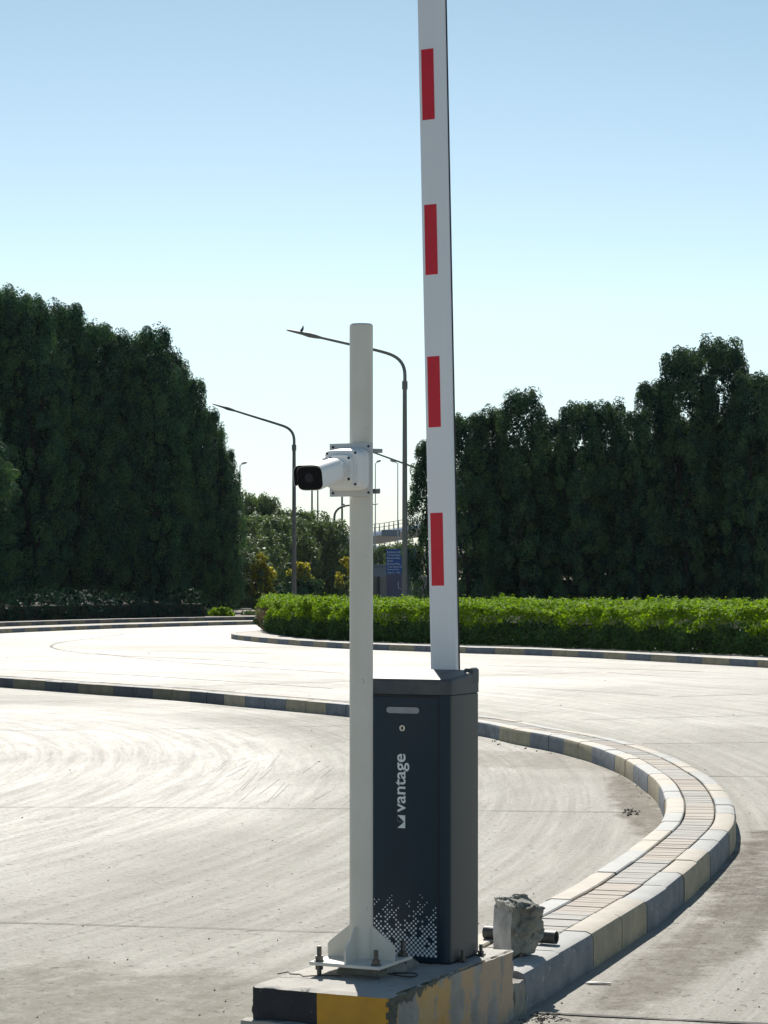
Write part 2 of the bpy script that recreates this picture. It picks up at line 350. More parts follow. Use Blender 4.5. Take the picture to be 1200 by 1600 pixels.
class MB:
    def __init__(s): s.bm = bmesh.new(); s.mi = 0
    def face(s, vs):
        f = s.bm.faces.new(vs); f.material_index = s.mi; return f
    def poly(s, pts):
        return s.face([s.bm.verts.new(p) for p in pts])
    def box(s, x0, x1, y0, y1, z0, z1, bev=0.0, seg=2, mat=None):
        b2 = bmesh.new()
        g = bmesh.ops.create_cube(b2, size=1.0)
        for v in b2.verts:
            v.co = Vector((x0 + (v.co.x + .5) * (x1 - x0), y0 + (v.co.y + .5) * (y1 - y0), z0 + (v.co.z + .5) * (z1 - z0)))
        if bev: bmesh.ops.bevel(b2, geom=b2.edges[:], offset=bev, segments=seg, affect='EDGES', profile=0.5)
        s.merge(b2, mat)
    def merge(s, b2, mat=None):
        mp = {}
        for v in b2.verts: mp[v] = s.bm.verts.new(mat @ v.co if mat else v.co)
        for f in b2.faces:
            try:
                nf = s.bm.faces.new([mp[v] for v in f.verts]); nf.material_index = s.mi
            except ValueError: pass
        b2.free()
    def loft(s, loops, cap0=True, cap1=True, close=True):
        rows = [[s.bm.verts.new(p) for p in lp] for lp in loops]
        k = len(rows[0])
        for a, b in zip(rows[:-1], rows[1:]):
            for i in range(k if close else k - 1):
                j = (i + 1) % k
                s.face([a[i], a[j], b[j], b[i]])
        if cap0: s.face(rows[0][::-1])
        if cap1: s.face(rows[-1])
        return rows
    def cyl(s, p0, p1, r0, r1=None, n=20, caps=True):
        s.tube([p0, p1], [r0, r0 if r1 is None else r1], n, caps)
    def tube(s, pts, rad, n=12, caps=True, flat=None):
        pts = [Vector(p) for p in pts]
        if not isinstance(rad, (list, tuple)): rad = [rad] * len(pts)
        loops = []; ref = None
        for i, p in enumerate(pts):
            t = (pts[min(i + 1, len(pts) - 1)] - pts[max(i - 1, 0)]).normalized()
            if ref is None:
                ref = Vector((0, 0, 1)) if abs(t.z) < 0.9 else Vector((1, 0, 0))
            a = (ref - t * ref.dot(t)).normalized(); b = t.cross(a); ref = a
            loops.append([p + (a * math.cos(2 * math.pi * k / n) + b * math.sin(2 * math.pi * k / n)) * rad[i] for k in range(n)])
        s.loft(loops, caps, caps)
    def prism(s, poly, axis, a0, a1, bev=0):
        """2D polygon extruded along axis 'x','y' or 'z'"""
        def mk(p, a):
            if axis == 'z': return Vector((p[0], p[1], a))
            if axis == 'y': return Vector((p[0], a, p[1]))
            return Vector((a, p[0], p[1]))
        s.loft([[mk(p, a0) for p in poly], [mk(p, a1) for p in poly]])
    def build(s, name, mats, parent=None, smooth=True, angle=35, loc=None):
        bmesh.ops.recalc_face_normals(s.bm, faces=s.bm.faces[:])
        me = bpy.data.meshes.new(name)
        s.bm.to_mesh(me); s.bm.free()
        for m in (mats if isinstance(mats, (list, tuple)) else [mats]): me.materials.append(m)
        if smooth:
            me.polygons.foreach_set('use_smooth', [True] * len(me.polygons))
            me.set_sharp_from_angle(angle=R(angle))
        o = bpy.data.objects.new(name, me)
        if loc is not None: o.location = loc
        return link(o, parent)

def superell(w, h, p=4.0, n=40, ox=0, oz=0):
    out = []
    for k in range(n):
        a = 2 * math.pi * k / n
        c, s_ = math.cos(a), math.sin(a)
        out.append((ox + w * math.copysign(abs(c) ** (2 / p), c), oz + h * math.copysign(abs(s_) ** (2 / p), s_)))
    return out

def catmull(pts, step=0.05):
    pts = [Vector((p[0], p[1])) for p in pts]
    ext = [pts[0] * 2 - pts[1]] + pts + [pts[-1] * 2 - pts[-2]]
    fine = []
    for i in range(1, len(ext) - 2):
        p0, p1, p2, p3 = ext[i - 1:i + 3]
        d0 = max((p1 - p0).length, 1e-4) ** .5; d1 = max((p2 - p1).length, 1e-4) ** .5; d2 = max((p3 - p2).length, 1e-4) ** .5
        m1 = (p2 - p1) + ((p1 - p0) / d0 - (p2 - p0) / (d0 + d1)) * d1
        m2 = (p2 - p1) + ((p3 - p2) / d2 - (p3 - p1) / (d1 + d2)) * d1
        for k in range(24):
            t = k / 24
            fine.append(p1 * (2*t**3 - 3*t**2 + 1) + m1 * (t**3 - 2*t**2 + t) + p2 * (-2*t**3 + 3*t**2) + m2 * (t**3 - t**2))
    fine.append(ext[-2])
    out = [fine[0]]; acc = 0.0
    for a, b in zip(fine[:-1], fine[1:]):
        L = (b - a).length
        while acc + L >= step:
            a = a + (b - a) * ((step - acc) / L); L = (b - a).length; acc = 0.0; out.append(a.copy())
            if L < 1e-9: break
        acc += L
    for _ in range(3):
        out = [out[0]] + [(out[i-1] + out[i] * 2 + out[i+1]) / 4 for i in range(1, len(out) - 1)] + [out[-1]]
    return out
class Path:
    def __init__(s, pts, step=0.05):
        s.p = catmull(pts, step); s.step = step; s.L = (len(s.p) - 1) * step
        s.n = []
        for i in range(len(s.p)):
            t = (s.p[min(i + 2, len(s.p) - 1)] - s.p[max(i - 2, 0)]).normalized()
            s.n.append(Vector((t.y, -t.x)))   # right of travel
    def at(s, d, off=0.0):
        x = min(max(d / s.step, 0), len(s.p) - 1.0001); i = int(x); f = x - i
        q = s.p[i] * (1 - f) + s.p[i + 1] * f; n = (s.n[i] * (1 - f) + s.n[i + 1] * f).normalized()
        return q + n * off
    def curv(s, d):
        a = s.n[max(int((d - .3) / s.step), 0)]; b = s.n[min(int((d + .3) / s.step), len(s.n) - 1)]
        return a.angle(b, 0) / 0.6

def sweep_piece(mb, path, d0, d1, prof, zoff=0, sub=0.12, jit=0.0, matidx=None):
    k = max(2, int((d1 - d0) / sub) + 1)
    loops = []
    for i in range(k + 1):
        d = d0 + (d1 - d0) * i / k
        loops.append([Vector((*path.at(d, a + jit), z + zoff)) for a, z in prof])
    rows = [[mb.bm.verts.new(p) for p in lp] for lp in loops]
    m = len(prof)
    for a, b in zip(rows[:-1], rows[1:]):
        for i in range(m):
            j = (i + 1) % m
            f = mb.face([a[i], a[j], b[j], b[i]])
            if matidx: f.material_index = matidx[i]
    f0 = mb.face(rows[0][::-1]); f1 = mb.face(rows[-1])
    if matidx: f0.material_index = f1.material_index = matidx[0]

def kerb_prof(o0, w, h, side, z0=0.0):
    """cross-section; side = 0: exposed face at o0, 1: exposed face at o0+w, 2: both"""
    b = 0.032; c = 0.006
    L = [(o0, z0), (o0, h - b), (o0 + b * .3, h - b * .3), (o0 + b, h)] if side in (0, 2) else [(o0, z0), (o0, h - c), (o0 + c, h)]
    Rr = [(o0 + w - b, h), (o0 + w - b * .3, h - b * .3), (o0 + w, h - b), (o0 + w, z0)] if side in (1, 2) else [(o0 + w - c, h), (o0 + w, h - c), (o0 + w, z0)]
    pr = L + Rr
    # which edges are 'top' (pale worn) and which 'face' (painted)
    mi = []
    for i in range(len(pr)):
        a, b2 = pr[i], pr[(i + 1) % len(pr)]
        mi.append(1 if abs(b2[1] - a[1]) < 0.012 and min(a[1], b2[1]) > h - 0.012 else 0)
    return pr, mi

def kerb_run(name, path, o0, w, h, side, mats, unit=1.0, start=0.0, end=None, z0=0.0, stone=0.5, phase=0, r=None, fadeto=None, wob=0.003):
    """mats: [faceA, topA, faceB, topB]"""
    r = r or random.Random(3)
    mb = MB(); end = end or path.L
    pr, mi = kerb_prof(o0, w, h, side, z0)
    d = start; k = phase
    while d < end - 0.05:
        nst = 2
        cv = path.curv(d + .3)
        sl_ = stone if cv < 0.22 else stone * 0.62
        for q in range(nst if cv < 0.22 else 3):
            d1 = min(d + sl_ + r.uniform(-.015, .015), end)
            ab = k % 2
            j = r.uniform(-wob, wob); dz = r.uniform(-wob, wob)
            sweep_piece(mb, path, d, d1 - 0.008, [(a, z + (dz if z > z0 + .01 else 0)) for a, z in pr], 0, 0.12, j, [m_ + 2 * ab for m_ in mi])
            d = d1
            if d >= end - 0.05: break
        k += 1
    o = mb.build(name, mats, None, True, 40)
    tag(o, kind='structure')
    return o

# ================================================================== GROUND
mb = MB()
mb.poly([(-1500, -200, -0.004), (1500, -200, -0.004), (1500, 3000, -0.004), (-1500, 3000, -0.004)])
tag(mb.build('ground', M['soil'], smooth=False), kind='structure')
mb = MB()
mb.poly([(-70, -15, 0), (70, -15, 0), (70, 135, 0), (-70, 135, 0)])
tag(mb.build('road', M['road'], smooth=False), kind='structure')

# median island between the lanes -----------------------------------
H15 = 0.15
TH = R(25.3)
U = Vector((math.cos(TH), -math.sin(TH))); V = Vector((math.sin(TH), math.cos(TH)))
B0 = Vector((0.0162, 7.278))      # front right corner of the footing block
near = B0 - U * 0.452 + V * 1.06
inner_px = [(843,1407),(886,1385),(920,1364),(977,1326),(1029,1284),(1038,1261),(1036,1240),(1024,1219),(1004,1203),(970,1182),(918,1163),(857,1148),(801,1138),(750,1127)]
inner = [(near.x, near.y), (0.38, 9.32)] + [tuple(P(x, y, H15).xy) for x, y in inner_px] + [(0.30,25.4),(-.42,27.2),(-1.13,28.4),(-1.83,29.5),(-2.81,31.1),(-4.19,32.9),(-5.91,35.2),(-8.2,38.0),(-11,41.2),(-15,45.5),(-20,50.5),(-28,58)]
med = Path(inner)
W_MED = 0.445
kA = [M['kerb_yellow'], M['kerb_top_y'], M['kerb_grey'], M['kerb_top_g']]
# nearer stretch, and the far stretch with its shaded faces painted darker
s_far = 22.6
kerb_run('median_kerb_inner', med, 0.0, 0.124, H15, 0, kA, end=s_far, phase=0, r=random.Random(5))
kerb_run('median_kerb_inner_far', med, 0.0, 0.124, H15, 0, [M['kerb_yellow_shaded'], M['kerb_top_y'], M['kerb_black'], M['kerb_top_g']], start=s_far, phase=1, r=random.Random(6))
kerb_run('median_kerb_outer', med, W_MED - 0.124, 0.124, H15, 1, kA, start=0.10, phase=1, r=random.Random(8))
# pavers across the strip
mb = MB(); d = 0.0; k = 0; pr_ = random.Random(9)
while d < med.L - 0.2:
    wv = 0.068
    mb.mi = 0 if (int((d + .4) / 1.0) % 2 == 0) else 1
    if d > 26: wv = 0.3
    z = 0.146 + pr_.uniform(-.0025, .0015); sk = pr_.uniform(-.002, .002)
    sweep_piece(mb, med, d + sk, d + wv - 0.008 + sk, [(0.135, 0.10), (0.135, z - .003), (0.139, z), (0.306, z), (0.310, z - .003), (0.310, 0.10)], 0, 0.12)
    d += wv
tag(mb.build('median_paving', [M['paver_red'], M['paver_grey']], smooth=False), kind='structure')
mb = MB()
sweep_piece(mb, med, 0.0, med.L, [(0.02, 0.0), (0.02, 0.118), (W_MED - .02, 0.118), (W_MED - .02, 0.0)], 0, 0.15)
tag(mb.build('median_bed', M['joint'], smooth=False), kind='structure')

# hedge island --------------------------------------------------------
k2_px = [(1420,1043),(1300,1036.5),(1191,1030.7),(1100,1026),(1013,1021.6),(920,1017),(827,1013.4),(719,1010.3),(640,1007.6),(545,1004.5),(491,1001.5),(427,997),(388,993.6),(366,991),(361,989.3),(368,987.6),(400,985.6)]
k2 = [tuple(P(x, y, H15).xy) for x, y in k2_px] + [(-1.2, 76.5), (4, 79), (14, 79), (30, 77)]
isl = Path(k2, 0.1)
kerb_run('hedge_island_kerb', isl, 0.0, 0.14, H15, 0, kA, phase=0, r=random.Random(12), stone=0.48)
def poly_slab(name, pts, z, mat, depth=0.14):
    b2 = bmesh.new()
    vs = [b2.verts.new((x, y, z)) for x, y in pts]
    es = [b2.edges.new((vs[i], vs[(i + 1) % len(vs)])) for i in range(len(vs))]
    bmesh.ops.triangle_fill(b2, edges=es, use_beauty=True)
    me = bpy.data.meshes.new(name); b2.to_mesh(me); b2.free(); me.materials.append(mat)
    return tag(link(bpy.data.objects.new(name, me)), kind='structure')
ring = [tuple(isl.at(d, 0.13)) for d in np.arange(0, isl.L, 0.6)]
poly_slab('hedge_island_paving', ring, 0.144, M['verge'])

# far kerb on the left, verge and second kerb -----------------------------
k3_px = [(-300,1001),(-120,989.5),(0,982.5),(100,978.5),(200,975),(300,972.3),(405,970),(520,968.6),(700,967)]
k3 = [tuple(P(x, y, H15).xy) for x, y in k3_px]
far = Path(k3, 0.1)
kerb_run('far_kerb', far, -0.14, 0.14, H15, 1, kA, phase=1, r=random.Random(14), stone=0.48)
ring = [tuple(far.at(d, -0.12)) for d in np.arange(0, far.L, 0.8)] + [(40, 100), (60, 134), (-60, 134), (-60, 60)]
poly_slab('far_verge', ring, 0.143, M['verge'])
kerb_run('second_far_kerb', far, -1.9, 0.14, 0.30, 1, [M['kerb_yellow_shaded'], M['kerb_top_g'], M['kerb_black'], M['kerb_top_g']], phase=0, r=random.Random(15), stone=0.48, z0=0.14)
ring = [tuple(far.at(d, -1.88)) for d in np.arange(0, far.L, 0.8)] + [(60, 105), (60, 150), (-70, 150), (-70, 70)]
poly_slab('far_planting_bed', ring, 0.285, M['soil'])

# slab joints and tyre marks -----------------------------------------------
def strip(mb, pxs, w, z, r, wob=0.01):
    pts = [P(x, y, 0).xy for x, y in pxs]
    pth = catmull([tuple(p) for p in pts], 0.25) if len(pts) > 1 else pts
    if (pth[-1] - pts[-1]).length > 0.02: pth.append(pts[-1])
    L = []; Rr = []
    for i, p in enumerate(pth):
        t = (pth[min(i + 1, len(pth) - 1)] - pth[max(i - 1, 0)])
        if t.length < 1e-6: t = Vector((1, 0))
        t.normalize(); n = Vector((-t.y, t.x))
        c = p + n * r.uniform(-wob, wob); ww = w * r.uniform(0.6, 1.3) / 2
        L.append(mb.bm.verts.new((*(c + n * ww), z))); Rr.append(mb.bm.verts.new((*(c - n * ww), z)))
    for i in range(len(L) - 1): mb.face([L[i], L[i + 1], Rr[i + 1], Rr[i]])
mb = MB(); jr = random.Random(21)
for pxs, w in [([(-200,1437),(0,1442),(300,1450),(560,1459),(760,1465)], .012), ([(-200,1261),(0,1261.5),(545,1264),(750,1267),(1018,1270)], .014),
               ([(-200,1145),(0,1142),(200,1140),(545,1134),(640,1131)], .016), ([(1003,1162.5),(1300,1159)], .022), ([(1107,1213),(1300,1215)], .022),
               ([(1142,1397),(1300,1402)], .010), ([(836,1583),(1000,1592),(1300,1606)], .030),
               ([(300,1073),(420,1069),(545,1065),(600,1064)], .03), ([(750,1056.5),(840,1054),(935,1050)], .03), ([(778,1073),(900,1079),(1030,1087)], .02),
               ([(1048,1089),(1190,1084.5),(1300,1082)], .03), ([(905,1125),(1050,1121),(1300,1116)], .022), ([(950,1051),(1060,1058),(1200,1062)], .03),
               ([(0,1021),(200,1016),(420,1022)], .03)]:
    strip(mb, pxs, w, 0.004, jr, 0.006)
tag(mb.build('slab_joints', M['joint'], smooth=False), kind='structure')
mb = MB()
for pxs, w in [([(196,991),(140,998),(100,1003),(82,1008),(84,1013),(110,1018),(160,1023),(240,1027),(330,1031),(420,1036)], .07),
               ([(150,1021),(260,1033),(400,1043),(540,1052)], .05), ([(0,1046),(150,1052),(330,1063),(520,1076)], .05),
               ([(760,1040),(900,1043),(1100,1050)], .06), ([(1110,1306),(1122,1318),(1128,1330)], .02)]:
    strip(mb, pxs, w, 0.0025, jr, 0.02)
tag(mb.build('tyre_marks', M['tyre'], smooth=False), kind='structure')
mb = MB(); sr_ = random.Random(31)
for k in range(20):
    x0 = sr_.uniform(330, 545); y0 = sr_.uniform(1200, 1260)
    L_ = sr_.uniform(14, 46); sl_ = sr_.uniform(.35, .95)
    strip(mb, [(x0, y0), (x0 + L_ * .5, y0 - L_ * .5 * sl_ - 1), (x0 + L_ * .85, y0 - L_ * sl_)], sr_.uniform(.003, .006), 0.0025, jr, 0.002)
tag(mb.build('scratch_marks', M['scratch'], smooth=False), kind='structure')

# loose grit on the slabs -------------------------------------------------------
mb = MB(); gr = random.Random(5)
spots = [(gr.uniform(0, 1200), gr.uniform(1000, 1598), gr.uniform(.5, 1)) for _ in range(90)]
spots += [(gr.gauss(985, 9), gr.gauss(1270, 3), gr.uniform(1, 2.2)) for _ in range(22)]
spots += [(gr.gauss(1000, 22), gr.gauss(1225, 16), gr.uniform(.6, 1.3)) for _ in range(26)]
spots += [(gr.gauss(845, 14), gr.gauss(1592, 5), gr.uniform(.6, 1.5)) for _ in range(30)]
spots += [(x, 1152 + (x - 750) * .17 + gr.uniform(0, 8), gr.uniform(.6, 1.6)) for x in [gr.uniform(760, 1010) for _ in range(22)]]
for x, y, s_ in spots:
    p = P(x, y, 0); q = .0045 * s_ * max(1, p.y / 14)
    b2 = bmesh.new(); bmesh.ops.create_icosphere(b2, subdivisions=1, radius=q)
    for v in b2.verts: v.co += Vector((gr.uniform(-q, q), gr.uniform(-q, q), gr.uniform(-q, q) * .6)) * .5
    mb.merge(b2, Matrix.Translation((p.x, p.y, q * .4)))
tag(mb.build('loose_grit', M['grit'], smooth=False), 'scattered specks of grit and gravel on the concrete', 'grit', kind='stuff')

# ================================================================== FOOTING BLOCK
def place_BL(name, x=0, y=0, z=0):
    q = B0 + U * x + V * y
    return empty(name, (q.x, q.y, z), -TH)
blk = place_BL('concrete_block')
tag(blk, 'black and amber painted concrete block under the barrier cabinet and camera pole', 'concrete block')
bm = bmesh.new()
bmesh.ops.create_cube(bm, size=1.0)
bmesh.ops.subdivide_edges(bm, edges=bm.edges[:], cuts=44, use_grid_fill=True)
from mathutils import noise as mnoise
for v in bm.verts:
    c = v.co.copy()
    p = Vector((-0.25 + c.x * 0.5, 0.53 + c.y * 1.06, 0.125 + c.z * 0.25))
    nx, ny, nz = abs(c.x) > .49, abs(c.y) > .49, c.z > .49
    ne = int(nx) + int(ny) + int(nz)
    q = p * 18
    if ne >= 2:
        a = 0.004 + 0.010 * max(0, mnoise.noise(p * 30)) + 0.012 * max(0, mnoise.noise(p * 9) - .15)
        if p.x > -0.01 and nz: a *= 1.6
        if nx: p.x -= math.copysign(a, c.x)
        if ny: p.y -= math.copysign(a, c.y)
        if nz: p.z -= a * .7
    else:
        a = 0.0022 * mnoise.noise(q) + 0.0015 * mnoise.noise(p * 60)
        if nx: p.x += a * (2.0 if c.x > 0 else 1)
        if ny: p.y += a
        if nz: p.z += a * 1.2
    v.co = p
bm.normal_update()
for f in bm.faces:
    ce = f.calc_center_median(); n_ = f.normal
    if n_.z > 0.6: f.material_index = 0
    elif n_.x > 0.5: f.material_index = 3
    elif n_.y < -0.3: f.material_index = 1 if ce.x < -0.253 else 2
    else: f.material_index = 3
me = bpy.data.meshes.new('painted_block'); bm.to_mesh(me); bm.free()
for m in ('block_top', 'block_black', 'block_orange', 'block_side'): me.materials.append(M[m])
me.polygons.foreach_set('use_smooth', [True] * len(me.polygons)); me.set_sharp_from_angle(angle=R(50))
link(bpy.data.objects.new('painted_block', me), blk)
def rough_box(x0, x1, y0, y1, z0, z1, amp, cuts=12, fr=14, seed=0, taper=0.0):
    b2 = bmesh.new(); bmesh.ops.create_cube(b2, size=1.0)
    bmesh.ops.subdivide_edges(b2, edges=b2.edges[:], cuts=cuts, use_grid_fill=True)
    off = Vector((seed, seed * 2.1, 0))
    for v in b2.verts:
        c = v.co
        k = 1 - taper * max(0, c.z)
        p = Vector(((x0 + x1) / 2 + c.x * (x1 - x0) * k, (y0 + y1) / 2 + c.y * (y1 - y0) * k, z0 + (c.z + .5) * (z1 - z0)))
        q = p * fr + off
        p += Vector((mnoise.noise(q), mnoise.noise(q + Vector((9, 3, 1))), mnoise.noise(q + Vector((2, 7, 5))) * .7)) * amp
        v.co = p
    return b2
mb = MB()
mb.merge(rough_box(-.52, -.26, -.030, .02, 0.0, .142, .006, 10, 20, 3))
mb.build('mortar_ledge', M['block_top'], blk)
mb = MB()
mb.merge(rough_box(-.345, -.16, .33, .57, .245, .283, .012, 16, 24, 5, .25))
mb.build('mortar_pad', M['mortar'], blk)
# broken stone end beside the block
mb = MB()
mb.merge(rough_box(-.135, -.004, 1.065, 1.17, 0.0, .125, .010, 10, 22, 8, .15))
o = mb.build('broken_kerb_stone', M['mortar'], None)
o.matrix_world = Matrix.Translation((B0.x, B0.y, 0)) @ Matrix.Rotation(-TH, 4, 'Z')
tag(o, 'broken low kerb stone with rough mortar between the painted block and the grey kerb', 'kerb stone')

# ================================================================== BARRIER CABINET
# local frame: x along the front (left -> right), y towards the back
cab = place_BL('barrier_gate', -0.072, 0.637, 0.25)
tag(cab, 'barrier gate with dark grey lettered cabinet and upright white arm with red rectangles', 'barrier')
CW, CD, CH = 0.36, 0.262, 0.921      # width, depth, height of lower body
def rrect(x0, x1, y0, y1, rads, n=6):
    """rounded rectangle loop, rads for corners (x0y0, x1y0, x1y1, x0y1)"""
    out = []
    for (cx, cy, a0), r_ in zip(((x0, y0, 180), (x1, y0, 270), (x1, y1, 0), (x0, y1, 90)), rads):
        ox = cx + r_ * (1 if cx == x0 else -1); oy = cy + r_ * (1 if cy == y0 else -1)
        for k in range(n + 1):
            a = R(a0 + 90 * k / n)
            out.append((ox + r_ * math.cos(a), oy + r_ * math.sin(a)))
    return out
body = rrect(-CW, 0, 0, CD, (.026, .026, .012, .012), 7)
mb = MB()
rows = mb.loft([[Vector((x, y, z)) for x, y in body] for z in (0.008, CH)])
bmesh.ops.recalc_face_normals(mb.bm, faces=mb.bm.faces[:])
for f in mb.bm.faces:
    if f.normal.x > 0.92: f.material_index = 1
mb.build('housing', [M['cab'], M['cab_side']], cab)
mb = MB(); mb.prism([(x * .985 - .003, y * .97 + .003) for x, y in body], 'z', -0.002, 0.008); mb.build('base_gasket', M['seam'], cab)
mb = MB(); mb.prism([(x * .99 - .002, y * .985 + .002) for x, y in body], 'z', CH, CH + .004); mb.build('lid_gasket', M['seam'], cab)
# lid: same plan as the body, top plane rising to the back, small rounded shoulders
zb = CH + .004
def inset_loop(pts, d_):
    n_ = len(pts); cx_ = sum(p[0] for p in pts) / n_; cy_ = sum(p[1] for p in pts) / n_
    hx = (max(p[0] for p in pts) - min(p[0] for p in pts)) / 2; hy = (max(p[1] for p in pts) - min(p[1] for p in pts)) / 2
    mx = (max(p[0] for p in pts) + min(p[0] for p in pts)) / 2; my = (max(p[1] for p in pts) + min(p[1] for p in pts)) / 2
    return [(mx + (x - mx) * (hx - d_) / hx, my + (y - my) * (hy - d_) / hy) for x, y in pts]
def rounded_cap(plan, z0, ztop, fr=.012, out=.0015):
    mb = MB(); L = []
    pl_ = inset_loop(plan, -out)
    L.append([Vector((x, y, z0)) for x, y in pl_])
    for k in range(7):
        a = R(90 * k / 6); ins = fr * (1 - math.cos(a)); dz = fr * (1 - math.sin(a))
        L.append([Vector((x, y, ztop(y) - dz)) for x, y in inset_loop(pl_, ins)])
    mb.loft(L)
    return mb
rounded_cap(body, zb, lambda y: .9785 + .095 * y, .011).build('lid', M['lid'], cab, angle=30)
rounded_cap(rrect(-.031, .0, .196, CD, (.008, .010, .010, .008), 5), .960, lambda y: 1.0125 - .0, .013, .002).build('shaft_cap', M['lid'], cab, angle=30)
mb = MB()
mb.prism([(-.1622, .030), (-.1602, .030), (-.1602, .258), (-.1622, .258)], 'z', 0.9, .95)
mb.bm.free(); mb = MB()
sq = [(y, .9785 + .095 * y) for y in (.014, .10, .18, .250)]
for (y0, z0), (y1, z1) in zip(sq[:-1], sq[1:]):
    e_ = .0012
    mb.poly([(-.0905, y0, z0 + e_), (-.0877, y0, z0 + e_), (-.0877, y1, z1 + e_), (-.0905, y1, z1 + e_)])
mb.build('lid_seam', M['seam'], cab, smooth=False)
# door: panel 2 mm proud, seams round it
DX0, DX1 = -0.352, -0.040
mb = MB(); mb.box(DX0 + .004, DX1, -.0018, .003, .022, CH - .006, .001, 1); mb.build('door', M['cab'], cab)
mb = MB()
mb.box(DX1 + .0003, DX1 + .0030, -.0006, .004, .010, CH - .001)
mb.box(DX0 + .004, DX1 + .003, -.0006, .004, CH - .0055, CH - .0005)
mb.build('door_seam', M['seam'], cab, smooth=False)
def yfront(x): return -.0018
# recessed handle (rounded slot)
cx = (-.309 - .182) / 2 + .072; cz = 1.120 - .25
mb = MB()
slot = []
for k in range(13): a = R(90 + 180 * k / 12); slot.append((cx - .052 + .0125 * math.cos(a), cz + .0125 * math.sin(a)))
for k in range(13): a = R(-90 + 180 * k / 12); slot.append((cx + .052 + .0125 * math.cos(a), cz + .0125 * math.sin(a)))
mb.prism(slot, 'y', -.0032, 0.0); hd = mb.build('grip_slot', M['seam'], cab)
mb = MB(); mb.prism([((x - cx) * .97 + cx, (z - cz) * .86 + cz - .0004) for x, z in slot], 'y', -.0040, -.001); mb.build('grip_panel', M['handle'], hd)
# lock
lx, lz = -.246 + .072, 1.058 - .25
mb = MB(); mb.cyl((lx, -.0018, lz), (lx, -.008, lz), .0115, .0105, 28); lk = mb.build('lock', M['chrome'], cab)
mb = MB(); mb.box(lx - .0035, lx + .0035, -.0086, -.007, lz - .006, lz + .006, .0006, 1); mb.cyl((lx, -.007, lz), (lx, -.0084, lz), .0048, n=18); mb.build('keyhole', M['hole'], lk)
# lettering: "vantage" reading upwards, and the square mark below it
def text_mesh(name, body_, mat, parent, mtx, w, h=None, off=0.0, align='LEFT'):
    cu = bpy.data.curves.new(name, 'FONT'); cu.body = body_; cu.size = 1.0; cu.offset = off; cu.resolution_u = 6
    to = bpy.data.objects.new(name + '_tmp', cu); COL.objects.link(to)
    dg = bpy.context.evaluated_depsgraph_get(); dg.update()
    me = bpy.data.meshes.new_from_object(to.evaluated_get(dg))
    bpy.data.objects.remove(to); bpy.data.curves.remove(cu)
    co = [v.co.copy() for v in me.vertices]
    x0 = min(c.x for c in co); x1 = max(c.x for c in co); y0 = min(c.y for c in co); y1 = max(c.y for c in co)
    sx_ = w / (x1 - x0); sy_ = (h / (y1 - y0)) if h else sx_
    for v in me.vertices: v.co = mtx @ Vector(((v.co.x - x0) * sx_, (v.co.y - y0) * sy_, 0))
    me.name = name
    me.materials.clear(); me.materials.append(mat)
    return link(bpy.data.objects.new(name, me), parent)
# text x -> local +z, text y -> local -x (letters' tops point left)
zt0 = 1.55 - (1269.5 - HZ) * 7.955 / F - .25
zt1 = 1.55 - (1178 - HZ) * 7.955 / F - .25
xs = lambda px: (((px - 600) * 7.955 / F) - 0.2233) / 0.904 + 0.0   # photo column -> local x on the front face (approx.)
def face_x(px):
    # intersect view ray with the front plane of the cabinet
    k = (px - 600) / F
    o_ = B0 + U * -0.072 + V * 0.637
    # (o.x + U.x s) = k (o.y + U.y s)
    return (k * o_.y - o_.x) / (U.x - k * U.y)
xl, xr = face_x(618.7), face_x(640)
m_ = Matrix(((0, -1, 0, xr), (0, 0, 1, -.0026), (1, 0, 0, zt0), (0, 0, 0, 1)))
text_mesh('lettering', 'vantage', M['decal'], cab, m_, zt1 - zt0, xr - xl, 0.012)
# mark
zl0 = 1.55 - (1294 - HZ) * 7.955 / F - .25; zl1 = 1.55 - (1274 - HZ) * 7.955 / F - .25
a0, a1 = face_x(621.5), face_x(633.5)
LX = lambda t: a0 + (a1 - a0) * t
LZ = lambda t: zl1 + (zl0 - zl1) * t
mb = MB(); y_ = -.0026
mb.poly([(LX(0), y_, LZ(0)), (LX(1), y_, LZ(0)), (LX(1), y_, LZ(.51)), (LX(.88), y_, LZ(.51))])
mb.poly([(LX(.88), y_, LZ(.51)), (LX(1), y_, LZ(.51)), (LX(1), y_, LZ(1)), (LX(0), y_, LZ(1))])
mb.mi = 1
mb.poly([(LX(-.02), y_, LZ(.03)), (LX(.05), y_, LZ(.05)), (LX(.05), y_, LZ(.49)), (LX(-.02), y_, LZ(.49))])
mb.poly([(LX(.08), y_, LZ(.46)), (LX(.76), y_, LZ(.46)), (LX(.76), y_, LZ(.54)), (LX(.08), y_, LZ(.54))])
mb.build('square_mark', [M['decal'], M['decal_thin']], cab, smooth=False)
